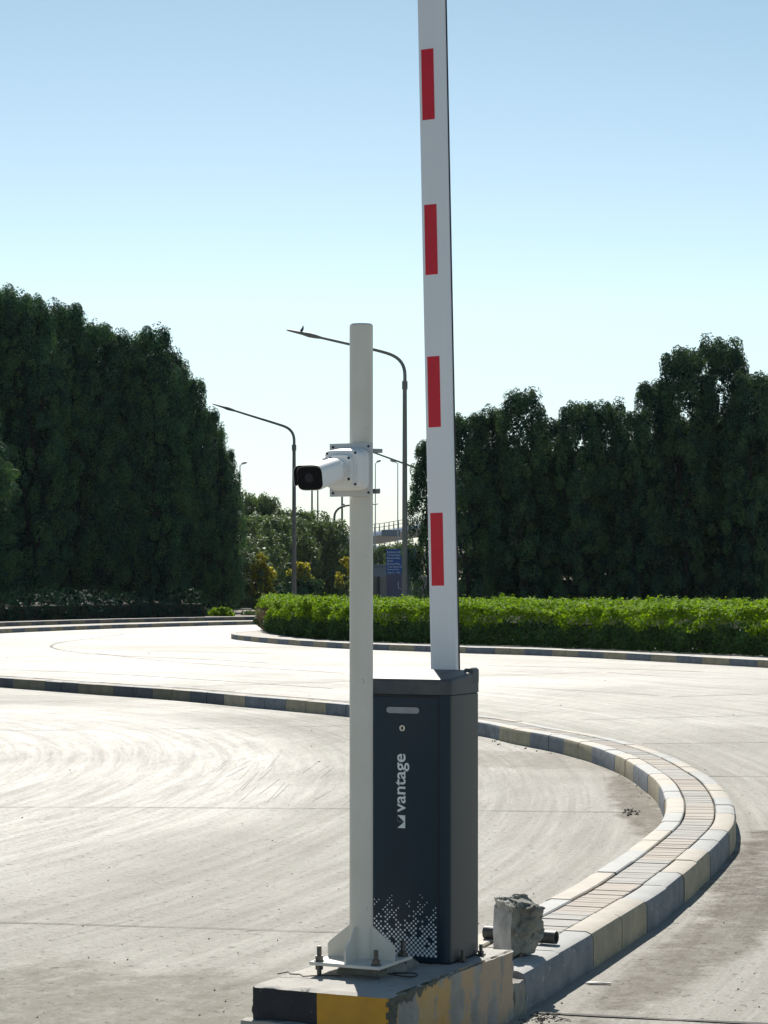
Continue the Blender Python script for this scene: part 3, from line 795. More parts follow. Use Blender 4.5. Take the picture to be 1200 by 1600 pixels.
# dot print, thinning out upwards
mb = MB(); dr = random.Random(17)
step = .0083; rowsN = 26
occ = set()
ncol = 36
for j in range(9):
    for i in range(ncol):
        if (i + j) % 2 == 0 and (j < 4 or dr.random() < 1.3 - j * .11): occ.add((i, j))
for st in range(0, ncol, 1):
    i, j = st, 4 + (st % 2)
    if (i + j) % 2: j += 1
    di = dr.choice((-1, 1)); top = dr.choice((14, 17, 19, 21, 23, 25, 26))
    while j < top:
        if dr.random() < .97 - .62 * (j / 26.0): occ.add((i, j))
        if dr.random() < .33: di = -di
        if not 0 <= i + di < ncol: di = -di
        i += di; j += 1
for i, j in sorted(occ):
    x = DX1 - .010 - i * step
    if x < DX0 + .012: continue
    t = j / (rowsN - 1)
    r0 = .0051 * (1 - .70 * t)
    z = .028 + j * step
    mb.poly([(x + r0 * math.cos(2 * math.pi * k / 14), -.0026, z + r0 * math.sin(2 * math.pi * k / 14)) for k in range(14)])
mb.build('dot_print', M['decal'], cab, smooth=False)
# anchor studs along the right foot
for y in (.085, .245):
    mb = MB(); mb.box(0.002, .026, y - .016, y + .016, 0.0, .006, .001, 1); mb.cyl((.014, y, .0), (.014, y, .040), .0065, n=14)
    mb.cyl((.014, y, .006), (.014, y, .017), .0115, n=6); mb.build('anchor_stud', M['galv'], cab)

# ================================================================== BARRIER ARM (raised)
lean = R(1.25)
_d = Vector((0.221, 8.285)) - (B0 + U * -0.072 + V * 0.637)
arm_loc = (_d.dot(U), _d.dot(V), 1.18 - 0.25)
AW, AT, AL = 0.098, 0.044, 3.9
ap = [(-.047, .022), (-.049, .019), (-.049, -.015), (-.047, -.0185), (-.0395, -.0215), (-.0385, -.0220), (.0205, -.0220), (.0225, -.0216), (.0470, -.0115), (.0490, -.0090), (.0490, .019), (.047, .022)]
mb = MB(); mb.loft([[Vector((x, y, z)) for x, y in ap] for z in (-.30, 0.0, 1, 2, 3, AL)]); arm = mb.build('boom', M['arm'], cab, angle=12); arm.location = arm_loc; arm.rotation_euler = (0, -lean, 0)
arm['label'] = 'upright white arm with four red rectangles'
mb = MB(); mb.box(-AW / 2 - .002, -AW / 2 + .001, .004, .012, -.28, AL, .002, 1)
mb.box(AW / 2 - .001, AW / 2 + .0035, .010, .018, -.28, AL, .002, 1); mb.build('rubber_edge', M['rubber'], arm)
mb = MB(); mb.box(-AW / 2 - .003, AW / 2 + .003, -AT / 2 - .003, AT / 2 + .003, AL, AL + .02, .004, 2); mb.build('end_cap', M['rubber'], arm)
mb = MB(); mb.box(-.07, .07, -.055, .04, -.48, -.27, .008, 2); mb.cyl((0, -.11, -.36), (0, .06, -.36), .045, n=28); mb.build('arm_flange', M['cab_side'], arm)
zc0 = 0.0
for (ya, yb) in ((915, 801), (667, 556), (428, 318), (185, 74)):
    z0 = 1.55 + (HZ - ya) * 8.27 / F - 1.18; z1 = 1.55 + (HZ - yb) * 8.27 / F - 1.18
    mb = MB(); mb.box(-.036, .0125, -AT / 2 - .0006, -AT / 2 + .001, z0, z1); mb.build('red_reflector', M['red'], arm, smooth=False)
# ================================================================== CAMERA POLE
PC = Vector((-0.0763, 7.737))
pol = empty('camera_pole', (PC.x, PC.y, 0.25), -TH)
tag(pol, 'round off white steel pole on a bolted base plate, carrying the camera', 'pole')
mb = MB()
mb.cyl((0, 0, .047), (0, 0, 2.172), .0395, n=48); mb.build('tube', M['pole'], pol)
mb = MB(); mb.cyl((0, 0, 2.172), (0, 0, 2.178), .0397, .036, 48); mb.build('top_cap', M['pole'], pol)
mb = MB(); mb.box(-.13, .13, -.13, .13, .036, .047, .0015, 1); bp_ = mb.build('base_plate', M['pole'], pol)
for dx, dy in ((-1, 0), (1, 0), (0, -1), (0, 1)):
    pr3 = [(.036, .047), (.124, .047), (.124, .092), (.118, .100), (.042, .160), (.036, .160)]
    mb = MB()
    if dx: mb.prism([(a * dx, b) for a, b in pr3], 'y', -.003, .003)
    else: mb.prism([(a * dy, b) for a, b in pr3], 'x', -.003, .003)
    mb.build('gusset', M['pole'], pol, angle=20)
for bx, by in ((-.105, -.105), (.105, -.105), (.105, .105), (-.105, .105)):
    # corner bolts sit near the plate corners
    mb = MB()
    mb.cyl((bx, by, -.01), (bx, by, .098), .008, n=16)
    rod = mb.build('anchor_bolt', M['galv'], pol)
    mb = MB()
    mb.cyl((bx, by, .0475), (bx, by, .051), .0175, n=20); mb.cyl((bx, by, .051), (bx, by, .066), .0145, n=6)
    mb.cyl((bx, by, .020), (bx, by, .034), .0145, n=6); mb.cyl((bx, by, .034), (bx, by, .0358), .0165, n=20)
    mb.build('nut', M['galv'], rod, angle=20)

mb = MB(); wr_ = random.Random(4)
for a in range(0, 360, 6): 
    mb.cyl((.041 * math.cos(R(a)), .041 * math.sin(R(a)), .0475), (.041 * math.cos(R(a)) * 1.03, .041 * math.sin(R(a)) * 1.03, .0505 + wr_.uniform(0, .002)), .004, .002, 6)
mb.build('weld_bead', M['pole'], pol)
# ================================================================== SECURITY CAMERA
cm = empty('security_camera', (PC.x, PC.y, 1.937), -TH)
tag(cm, 'white bullet security camera on a square junction box strapped to the off white pole', 'camera')
OX = -.0165
mb = MB(); mb.box(OX - .0795, OX + .0795, -.046, -.041, -.089, .089, .0008, 1); pl = mb.build('mounting_plate', M['plate'], cm)
for x, z in ((-.066, -.077), (.066, -.077), (.066, .077), (-.066, .077)):
    mb = MB(); mb.cyl((OX + x, -.0455, z), (OX + x, -.0485, z), .0042, n=14); mb.build('screw', M['hole'], pl)
def seloop(w, h, y, p=4.5, ox=0, oz=0, n=48): return [Vector((x, y, z)) for x, z in superell(w, h, p, n, ox, oz)]
mb = MB()
mb.loft([seloop(.070, .070, -.0455, 6, OX), seloop(.070, .070, -.064, 6, OX), seloop(.068, .068, -.069, 6, OX), seloop(.0645, .0645, -.073, 6, OX), seloop(.0635, .0635, -.113, 6, OX), seloop(.0615, .0615, -.118, 6, OX), seloop(.054, .054, -.1195, 6, OX)])
jb = mb.build('junction_box', M['camwhite'], cm, angle=40)
mb = MB()
mb.loft([seloop(.0455, .0475, -.116, 5, OX), seloop(.0450, .0470, -.1285, 5, OX), seloop(.043, .045, -.131, 5, OX)])
fp = mb.build('face_plate', M['camwhite'], cm, angle=40)
for x, z in ((-.052, .052), (.052, .052), (.052, -.052), (-.052, -.052)):
    mb = MB(); mb.cyl((OX + x, -.116, z), (OX + x, -.1202, z), .0043, n=14); mb.build('screw', M['hole'], jb)
for x, z in ((-.034, .035), (.034, .035), (.034, -.035), (-.034, -.035)):
    mb = MB(); mb.cyl((OX + x, -.130, z), (OX + x, -.1316, z), .0048, n=14); mb.build('screw', M['hole'], fp)
# ball mount
mb = MB()
jc = Vector((OX - .004, -.131, .002))
mb.cyl(jc, jc + Vector((0, -.012, 0)), .030, .028, 36)
mb.cyl(jc + Vector((0, -.012, 0)), jc + Vector((0, -.034, -.004)), .023, .021, 32)
mb.build('swivel_mount', M['camwhite'], cm, angle=40)
# bullet body, slightly nose down
tilt = R(11.0); yaw = R(3)
bt = Matrix.Translation(jc + Vector((0, -.024, -.004))) @ Matrix.Rotation(yaw, 4, 'Z') @ Matrix.Rotation(tilt, 4, 'X')
def TB(lp): return [bt @ p for p in lp]
mb = MB()
mb.loft([TB(seloop(.022, .020, .006, 2.3)), TB(seloop(.032, .029, -.002, 2.6)), TB(seloop(.037, .034, -.012, 3.0)), TB(seloop(.0405, .0365, -.04, 3.4)), TB(seloop(.0445, .039, -.11, 4.0)), TB(seloop(.0465, .0405, -.185, 4.2)), TB(seloop(.0465, .0405, -.205, 4.2)), TB(seloop(.045, .039, -.2085, 4.2))])
bd = mb.build('camera_body', M['camwhite'], cm, angle=40)
mb = MB()
mb.loft([TB(seloop(.0440, .0380, -.2075, 4.2)), TB(seloop(.0435, .0375, -.2110, 4.2))]); gl = mb.build('front_window', M['glass_dark'], cm, angle=30)
mb = MB()
mb.cyl(bt @ Vector((0, -.211, .002)), bt @ Vector((0, -.2145, .002)), .0165, .0150, 32); mb.cyl(bt @ Vector((0, -.2145, .002)), bt @ Vector((0, -.2150, .002)), .010, .009, 28)
mb.build('lens', M['lens'], gl, angle=40)
# sun shield over the top and sides
mb = MB()
ns = 34
def arc(w, h, y, th):
    out = []; full_ = superell(w, h, 4.2, 96)
    idx = [i for i in range(96) if -18 <= (360 * i / 96 if 360 * i / 96 < 270 else 360 * i / 96 - 360) <= 198]
    idx.sort(key=lambda i: (360 * i / 96 if 360 * i / 96 < 270 else 360 * i / 96 - 360))
    return [Vector((full_[i][0], y, full_[i][1])) for i in idx]
outs = [arc(.0465, .0415, -.045, 0), arc(.0490, .0435, -.11, 0), arc(.0510, .0450, -.180, 0), arc(.0515, .0455, -.2225, 0)]
ins_ = [arc(.0455, .0405, -.045, 0), arc(.0480, .0425, -.11, 0), arc(.0498, .0438, -.180, 0), arc(.0503, .0443, -.2225, 0)]
lps = [TB(o_ + i_[::-1]) for o_, i_ in zip(outs, ins_)]
mb.loft(lps); ss_ = mb.build('sun_shield', M['camwhite'], cm, angle=40)
mb = MB(); mb.loft([TB([Vector((p.x * .985, p.y, p.z * .985)) for p in i_]) for i_ in ins_], False, False, False); mb.build('shield_inside', M['hole'], ss_, angle=40)  # dark sheet just inside the shield
mb = MB(); mb.tube([bt @ Vector((0, -.06, .0425)), bt @ Vector((0, -.075, .0475)), bt @ Vector((0, -.09, .0440))], .005, 10); mb.build('shield_screw', M['plate'], bd)
# strapping bands round the pole, with loose end loops on the far side
for zz, kind in ((.066, 0), (-.070, 1)):
    mb = MB()
    if kind == 0:
        pts = [(.041 * math.cos(R(a)), .041 * math.sin(R(a))) for a in range(-80, 40, 10)]
        loop = [(.036, .012), (.050, .020), (.058, .030), (.060, .042), (.052, .048), (.038, .044), (.018, .038)]
        q = [Vector((x, y, zz)) for x, y in catmull(loop, .004)]
        k_ = [p + Vector((0, 0, .0065)) for p in q]; j_ = [p - Vector((0, 0, .0065)) for p in q]
        for i in range(len(q) - 1):
            n2 = (q[i + 1] - q[i]).cross(Vector((0, 0, 1))).normalized() * .0008
            mb.poly([j_[i] + n2, j_[i + 1] + n2, k_[i + 1] + n2, k_[i] + n2]); mb.poly([j_[i] - n2, k_[i] - n2, k_[i + 1] - n2, j_[i + 1] - n2])
        mb.poly([j_[0], k_[0], k_[0] + Vector((.001, 0, 0)), j_[0] + Vector((.001, 0, 0))])
    else:
        mb.box(.030, .060, .018, .022, zz - .0085, zz + .0085, .001, 1)
        for t in range(5): mb.box(.038 + t * .0042, .0400 + t * .0042, .0165, .0235, zz - .004, zz + .004)
        mb.cyl((.052, .008, zz), (.052, .030, zz), .0055, n=12)
    # band itself
    lp2 = []
    for k in range(48):
        a = 2 * math.pi * k / 48
        lp2.append([Vector((r_ * math.cos(a), r_ * math.sin(a), zz + h_)) for r_, h_ in ((.0396, -.006), (.0408, -.006), (.0408, .006), (.0396, .006))])
    lp2.append(lp2[0]); mb.loft(lp2, False, False)
    bmesh.ops.remove_doubles(mb.bm, verts=mb.bm.verts[:], dist=1e-6)
    mb.build('strap_band', M['strap'], cm, angle=40)

# ================================================================== SMALL LOOSE THINGS
# rubble lump standing on the kerb
rb = empty('concrete_rubble', (0.512, 8.775, 0.152), R(30))
tag(rb, 'rough grey lump of broken concrete standing on the median kerb in front of the pipe', 'rubble')
b2 = bmesh.new(); bmesh.ops.create_cube(b2, size=1.0)
bmesh.ops.subdivide_edges(b2, edges=b2.edges[:], cuts=30, use_grid_fill=True)
for v in b2.verts:
    c = v.co.copy()
    zt = c.z + .5
    wx = .150 - .006 * zt; wy = .125
    x = c.x * wx; y = c.y * wy; z = zt * .200
    # right-lower corner breaks inwards, top slopes down to the right/front
    if c.x > 0: x -= max(0, .5 - zt) * .080 * (c.x * 2)
    if c.x < 0: x += 0
    z -= zt * (c.x + .5) * .020 - zt * (c.y) * .020
    p = Vector((x, y, z)); q = p * 16
    amp = .020 if c.x > -.35 else .003
    if c.z > .35: amp = .012 if c.x < -.3 else .028
    nn = Vector((mnoise.fractal(q, .8, 2.1, 5), mnoise.fractal(q + Vector((5, 1, 2)), .8, 2.1, 5), mnoise.fractal(q + Vector((1, 8, 3)), .8, 2.1, 5)))
    p += Vector((nn.x, nn.y, nn.z)) * amp
    if c.z < -.48: p.z = max(p.z, 0) if abs(c.x) + abs(c.y) > .5 else 0.002
    v.co = p
b2.normal_update()
for f in b2.faces:
    f.material_index = 1 if (f.normal.x < -.7 and f.calc_center_median().x < -.05) else 0
me = bpy.data.meshes.new('lump'); b2.to_mesh(me); b2.free(); me.materials.append(M['rock']); me.materials.append(M['rock_face'])
me.polygons.foreach_set('use_smooth', [True] * len(me.polygons)); me.set_sharp_from_angle(angle=R(38))
link(bpy.data.objects.new('lump', me), rb)
# rough mortar cake on top
mb = MB()
b3 = rough_box(-.035, .060, -.050, .052, .178, .208, .011, 18, 38, 4, .45)
for v in b3.verts: v.co.z -= (v.co.x + .06) * .14 - v.co.y * .10
mb.merge(b3); mb.build('mortar_crust', M['rock'], rb, angle=30)
# pipe
pa, pb = Vector((.400, 9.13, .177)), Vector((.672, 8.985, .177))
mb = MB(); dirp = (pb - pa).normalized()
a_ = dirp.cross(Vector((0, 0, 1))).normalized(); c_ = Vector((0, 0, 1))
def ringp(p, r): return [p + (a_ * math.cos(2 * math.pi * k / 28) + c_ * math.sin(2 * math.pi * k / 28)) * r for k in range(28)]
mb.loft([ringp(pa + dirp * .05, .0215), ringp(pa, .0215), ringp(pa, .0255), ringp(pb, .0255), ringp(pb, .0215), ringp(pb - dirp * .05, .0215)], True, True)
o = mb.build('pipe', M['pipe'], angle=40)
tag(o, 'short dusty black pipe lying across the median kerb behind the rubble lump', 'pipe')
# wire loop and scraps on the block
def loc_pt(x, y, z): q = B0 + U * x + V * y; return Vector((q.x, q.y, z))
mb = MB()
mb.tube([loc_pt(-.13 + .062 * math.cos(R(a)) , .36 + .026 * math.sin(R(a)), .2585 + .003 * math.sin(R(a * 2))) for a in range(-150, 175, 12)], .0028, 8)
tag(mb.build('wire_loop', M['wire']), 'small dark loop of wire lying on the block under the pole base plate', 'wire')
mb = MB()
mb.tube([loc_pt(x, y, .2545 + dz) for x, y, dz in ((-.50, .19, .004), (-.47, .21, .010), (-.455, .195, .006), (-.43, .215, .004), (-.41, .20, .001), (-.36, .235, .002), (-.30, .262, .001))], .0022, 8)
tag(mb.build('bent_wire', M['wire']), 'thin bent rusty wire on the sunlit near left top of the painted block', 'wire')
p = P(934, 1538, 0)
mb = MB()
ppts = [(-.048, -.004), (-.03, .012), (.0, .010), (.03, .004), (.052, -.006), (.048, -.018), (.01, -.012), (-.03, -.012)]
mb.loft([[Vector((p.x + x, p.y + y, .004 + .006 * mnoise.noise(Vector((x * 40, y * 40, 0))))) for x, y in ppts], [Vector((p.x + x, p.y + y, .009 + .006 * mnoise.noise(Vector((x * 40, y * 40, 0))))) for x, y in ppts]])
tag(mb.build('litter_scrap', M['paper'], smooth=False), 'pale scrap of litter on the road just right of the near kerb', 'litter')
mb = MB(); tr_ = random.Random(2)
for k in range(9):
    q = P(tr_.uniform(828, 868), tr_.uniform(1583, 1597), .006); a = tr_.uniform(-.8, .8)
    mb.tube([q, q + Vector((.03 * math.cos(a), .02 * math.sin(a), .012)), q + Vector((.06 * math.cos(a + .4), .04 * math.sin(a), .004))], .0014, 5)
tag(mb.build('dry_twigs', M['wire']), 'dry twigs caught at the foot of the kerb by the block', 'twigs', kind='stuff')

# ================================================================== FOLIAGE
def quads_mesh(name, C, N, a, b, mat, rs, jitter=0.6, mi=None, mats=None):
    """C centres, N preferred normals, a/b half sizes (arrays)"""
    n = len(C)
    N = N + rs.normal(0, jitter, (n, 3)); N /= np.linalg.norm(N, axis=1)[:, None] + 1e-9
    T = rs.normal(0, 1, (n, 3)); T -= N * (T * N).sum(1)[:, None]; T /= np.linalg.norm(T, axis=1)[:, None] + 1e-9
    Bt = np.cross(N, T)
    a = a[:, None]; b = b[:, None]
    bend = N * (a * 0.25)
    vs = np.stack([C - T * a - bend, C - Bt * b, C + T * a - bend, C + Bt * b], 1).reshape(-1, 3).astype(np.float32)
    me = bpy.data.meshes.new(name)
    me.vertices.add(4 * n); me.vertices.foreach_set('co', vs.ravel())
    me.loops.add(4 * n); me.loops.foreach_set('vertex_index', np.arange(4 * n, dtype=np.int32))
    me.polygons.add(n)
    me.polygons.foreach_set('loop_start', np.arange(0, 4 * n, 4, dtype=np.int32))
    me.polygons.foreach_set('loop_total', np.full(n, 4, dtype=np.int32))
    me.update(calc_edges=True)
    me.materials.append(mat)
    if mi is not None:
        for m2 in mats: me.materials.append(m2)
        me.polygons.foreach_set('material_index', mi.astype(np.int32))
    return me
def lobes_points(lobes, per_m2, rs, up=0.35, shell=(0.72, 1.04)):
    Cs, Ns = [], []
    for (cx, cy, cz, rx, rz) in lobes:
        area = 4 * math.pi * ((rx * rx * 2 + rx * rz * 2) / 4 + rx * rz * .0) 
        n = max(12, int(area * per_m2))
        d = rs.normal(0, 1, (n, 3)); d /= np.linalg.norm(d, axis=1)[:, None]
        rad = rs.uniform(shell[0], shell[1], n) ** 0.7
        p = np.array([cx, cy, cz]) + d * rad[:, None] * np.array([rx, rx, rz])
        Cs.append(p); nn = d.copy(); nn[:, 2] += up; Ns.append(nn)
    return np.concatenate(Cs), np.concatenate(Ns)
def crown_lobes(H, Rm, z0, rs, nl, lr, peak=0.5, elong=1.6, topn=5):
    out = []
    for i in range(nl):
        t = (i + rs.uniform(0, 1)) / nl
        z = z0 + (H - z0) * t
        # envelope: full from 20 % up to 65 %, drawing in above
        e = min(1.0, .62 + t * 2.2) if t < .2 else (1.0 if t < .55 else 1 - (1 - peak) * ((t - .55) / .45) ** 1.5)
        ang = rs.uniform(0, 2 * math.pi); rr = Rm * e * math.sqrt(rs.uniform(.45, 1.25)) - lr * .4
        r0 = lr * rs.uniform(.7, 1.3)
        out.append((rr * math.cos(ang), rr * math.sin(ang), z - r0 * .6, r0, r0 * elong * rs.uniform(.8, 1.25)))
    for i in range(int(nl * .8)):
        t = rs.uniform(.12, 1.0); z = z0 + (H - z0) * t
        e = 1.0 if t < .55 else 1 - (1 - peak) * ((t - .55) / .45) ** 1.5
        ang = rs.uniform(0, 2 * math.pi); rr = Rm * e * rs.uniform(.95, 1.12)
        r0 = lr * rs.uniform(.38, .62)
        out.append((rr * math.cos(ang), rr * math.sin(ang), z - r0 * .8, r0, r0 * elong * rs.uniform(1.3, 1.9)))
    for i in range(topn):
        ang = rs.uniform(0, 2 * math.pi); rr = Rm * peak * rs.uniform(0, 1.1)
        r0 = lr * rs.uniform(.42, .75); zz = H - r0 * elong * rs.uniform(1.0, 2.6)
        out.append((rr * math.cos(ang), rr * math.sin(ang), zz, r0, r0 * elong * 1.25))
    return out
def trunk_mesh(H, r, rs, spread=0.28, nl=7):
    mb = MB()
    pts = [Vector((0, 0, -.15))]; 
    for k in range(1, 7): pts.append(Vector((rs.normal(0, .05) * k * .4, rs.normal(0, .05) * k * .4, H * k / 6)))
    mb.tube(pts, [r * (1 - .13 * k) for k in range(7)], 9)
    for k in range(nl):
        b = pts[rs.integers(1, 5)]; an = rs.uniform(0, 6.28); L = H * rs.uniform(.25, .5)
        e = b + Vector((math.cos(an) * L * spread, math.sin(an) * L * spread, L * .8))
        mb.tube([b, (b + e) / 2 + Vector((0, 0, -.05 * L)), e], [r * .5, r * .35, r * .12], 6)
    return mb
def make_tree(name, H, Rm, z0, nl, lr, per, leaf, mat, seed, peak=.5, elong=1.6, core=True, up=.35, aspect=.5, topn=5, trunk_r=.14, shell=(.72, 1.04), jit=.6, knobs=0, knob_r=.27, knob_den=230, knob_leaf=.075, var=None):
    rs = np.random.default_rng(seed)
    root = empty(name)
    lob = crown_lobes(H, Rm, z0, rs, nl, lr, peak, elong, topn)
    C, N = lobes_points(lob, per, rs, up, shell)
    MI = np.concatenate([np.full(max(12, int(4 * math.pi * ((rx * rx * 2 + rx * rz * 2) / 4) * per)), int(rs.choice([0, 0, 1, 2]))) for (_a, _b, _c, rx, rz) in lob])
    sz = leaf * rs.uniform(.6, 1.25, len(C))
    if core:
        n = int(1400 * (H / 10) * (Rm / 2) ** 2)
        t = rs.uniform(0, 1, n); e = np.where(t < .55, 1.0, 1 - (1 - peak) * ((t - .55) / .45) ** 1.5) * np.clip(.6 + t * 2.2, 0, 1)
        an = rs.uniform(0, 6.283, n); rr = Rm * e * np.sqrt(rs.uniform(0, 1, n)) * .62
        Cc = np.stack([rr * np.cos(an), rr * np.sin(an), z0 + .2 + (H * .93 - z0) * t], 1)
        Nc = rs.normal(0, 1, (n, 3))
        MI = np.concatenate([MI, np.full(n, 1)]); C = np.concatenate([C, Cc]); N = np.concatenate([N, Nc]); sz = np.concatenate([sz, np.full(n, leaf * 2.4)])  # core leaves all take the darkest green, painting shade between the clumps
    if knobs:
        kl = []
        for i in range(knobs):
            t = rs.uniform(0.02, 1.0) ** .85; z = z0 + (H - z0) * t
            e = min(1.0, .7 + t * 2) if t < .5 else 1 - (1 - peak) * ((t - .5) / .5) ** 1.4
            ang = rs.uniform(0, 2 * math.pi)
            wob = .86 + .16 * math.sin(ang * 3 + z * 1.3 + seed) + .10 * math.sin(ang * 7 - z * 2.1)
            rr = Rm * e * wob * rs.uniform(.92, 1.20)
            r0 = knob_r * rs.uniform(.6, 1.35)
            kl.append((rr * math.cos(ang), rr * math.sin(ang), z - r0, r0, r0 * rs.uniform(1.05, 1.7)))
        Ck, Nk = lobes_points(kl, knob_den, rs, .12, (.88, 1.02))
        MI = np.concatenate([MI] + [np.full(max(12, int(4 * math.pi * ((rx * rx * 2 + rx * rz * 2) / 4) * knob_den)), int(rs.choice([0, 0, 1, 2, 2]))) for (_a, _b, _c, rx, rz) in kl])
        C = np.concatenate([C, Ck]); N = np.concatenate([N, Nk]); sz = np.concatenate([sz, knob_leaf * rs.uniform(.7, 1.3, len(Ck))])
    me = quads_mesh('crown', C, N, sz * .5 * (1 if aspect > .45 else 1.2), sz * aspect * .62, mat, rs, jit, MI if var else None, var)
    link(bpy.data.objects.new('crown', me), root)
    tm = trunk_mesh(H * .8, trunk_r, rs); tm.build('trunk', M['bark'], root)
    return root
def put(proto, used, px, ytop, Y, H0, wr=1.0, rz=None, lab=None, group=None, cat='tree', zb=0.28):
    o = proto if not used else copy_tree(proto)
    ztop = EYE + (HZ - ytop) * Y / F
    s_ = (ztop - zb) / H0
    o.location = ((px - 600) * Y / F, Y, zb)
    o.scale = (wr, wr, s_)
    o.rotation_euler = (0, 0, rz if rz is not None else rng.uniform(0, 6.28))
    tag(o, lab, cat, group)
    return o
LH = 12.0
protoL = [make_tree('conocarpus_tree', LH, 1.75, .7, 70, .42, 60, .13, M['leaf_dark'], 100 + i, peak=.42, elong=1.3, topn=20, trunk_r=.13, up=.3, shell=(.82, 1.03), jit=.24, knobs=430, knob_r=.235, var=[M['leaf_dark_deep'], M['leaf_dark_pale']]) for i in range(4)]
gL = 'dense dark green trees along the far left kerb'
left = [
 (-62, 470, 97, 1.05, 'leftmost dense dark tree, mostly outside the left edge of the picture'),
 (-4, 443, 100, .92, 'tallest dark tree, its narrow top cut by the left picture edge'),
 (45, 458, 99, .95, 'tall dark tree with a blunt high top, second peak from the left edge'),
 (97, 474, 102, 1.0, 'tall dark tree with broad rounded top, third peak from the left edge'),
 (150, 506, 103, .95, 'dark tree with a stepped top in the middle of the left row'),
 (188, 520, 104, .9, 'dark tree right of the stepped crown in the left row, just lower than it'),
 (236, 512, 104, .90, 'dark twin tufted tree where the left row starts to fall'),
 (266, 550, 106, .80, 'dark tree on the falling shoulder of the left row'),
 (296, 592, 107, .72, 'dark tree meeting the tip of the far left lamp arm'),
 (326, 640, 108, .66, 'dark ragged tree beside the lamp arm near the left row end'),
 (349, 702, 109, .54, 'lowest dark tree at the right end of the left row')]
used = set()
for i, (px, yt, Y, wr, lab) in enumerate(left):
    k = i % 4; put(protoL[k], k in used, px, yt, Y, LH, wr, None, lab, gL); used.add(k)
for i, (px, yt, Y, wr) in enumerate([(20, 520, 108, 1.1), (120, 540, 109, 1.1), (215, 570, 110, 1.1), (280, 660, 113, .8)]):
    put(protoL[(i + 1) % 4], True, px, yt, Y, LH, wr, None, ['rear dark tree behind the two leftmost high crowns', 'dark tree filling the gap behind the broad rounded crown', 'dark tree filling the gap behind the twin tufted crown', 'dark tree filling the gap behind the falling shoulder of the left row'][i], gL)
put(protoL[2], True, -46, 655, 88, LH, .95, None, 'nearer lower tree with a lit side jutting in at the left picture edge', gL)

RH = 8.0
protoR = [make_tree('conocarpus_tree', RH, 1.2, .5, 60, .30, 120, .11, M['leaf_right'], 200 + i, var=[M['leaf_dark_deep'], M['leaf_right_pale']], knobs=230, knob_r=.18, knob_den=260, knob_leaf=.085, peak=.45, elong=1.35, aspect=.34, topn=12, trunk_r=.10, up=.35, shell=(.66, 1.10), jit=.36) for i in range(4)]
gR = 'olive green trees behind the right hedge'
right = [
 (668, 690, 84, .62, 'ragged small tree left of the white barrier arm, behind the tall lamp post'),
 (732, 648, 82, .85, 'olive tree directly right of the white barrier arm'),
 (766, 640, 83, .80, 'olive tree second from the barrier arm on its right'),
 (815, 610, 82, 1.0, 'rounded olive tree, first high peak right of the barrier arm'),
 (858, 655, 84, .85, 'lower olive tree in the dip right of the first high peak'),
 (905, 630, 82, .85, 'olive tree with left one of two round tufts, middle of right row'),
 (949, 628, 83, .85, 'olive tree with right one of two round tufts, middle of right row'),
 (990, 640, 82, .85, 'olive tree in the last dip before the highest right peaks'),
 (1026, 596, 84, .95, 'olive tree on the shoulder left of the highest right peaks'),
 (1070, 546, 83, 1.05, 'tall olive tree, left one of the two highest right peaks'),
 (1128, 530, 84, 1.1, 'tallest olive tree of the right row, gaps of sky in its crown'),
 (1172, 580, 82, .9, 'olive tree right of the tallest one, near the right edge'),
 (1212, 588, 83, 1.0, 'olive tree cut by the right edge of the picture')]
used = set()
for i, (px, yt, Y, wr, lab) in enumerate(right):
    k = (i * 3) % 4; put(protoR[k], k in used, px, yt, Y, RH, wr, None, lab, gR, zb=.0); used.add(k)
for k in range(4):
    if k not in used: bpy.data.objects.remove(protoR[k])
for i, (px, yt, Y, wr) in enumerate([(745, 720, 87, 1.1), (800, 700, 87, 1.1), (850, 720, 88, 1.1), (900, 700, 87, 1.1), (955, 700, 88, 1.1), (1010, 690, 87, 1.1), (1070, 660, 88, 1.2), (1130, 650, 87, 1.2), (1190, 660, 88, 1.2)]):
    put(protoR[(i + 1) % 4], True, px, yt, Y, RH, wr, None,
        'rear olive tree behind the right row, %s from the barrier arm' % ['first', 'second', 'third', 'fourth', 'fifth', 'sixth', 'seventh', 'eighth', 'last'][i], gR, zb=.0)

BH = 6.0
protoB = [make_tree('broad_tree', BH, 2.6, .3, 85, .50, 70, .16, M['leaf_mid'], 300 + i, peak=.55, elong=.95, topn=6, trunk_r=.12, shell=(.5, 1.1)) for i in range(3)]
gB = 'mid green hazy trees beyond the left lamp'
back = [
 (372, 806, 135, 1.0, 'hazy mid green tree right behind the end of the dark left row'),
 (402, 772, 150, .85, 'hazy mid green tree with one sprig rising above the others'),
 (428, 803, 142, 1.05, 'hazy mid green tree left of the far left lamp post'),
 (466, 797, 150, 1.1, 'hazy mid green tree behind the far left lamp post'),
 (500, 812, 146, .95, 'hazy mid green tree left of the camera pole beside the curved lamp'),
 (528, 850, 152, .75, 'low hazy tree just left of the camera pole under the overpass'),
 (600, 852, 205, .7, 'distant pale green tree right of the camera pole under the overpass'),
 (636, 850, 200, .8, 'distant pale green tree behind the blue direction sign'),
 (345, 835, 125, 1.0, 'lower mid green tree under the last dark tree of the left row')]
used = set()
for i, (px, yt, Y, wr, lab) in enumerate(back):
    k = i % 3; put(protoB[k], k in used, px, yt, Y, BH, wr, None, lab, gB, zb=.0); used.add(k)

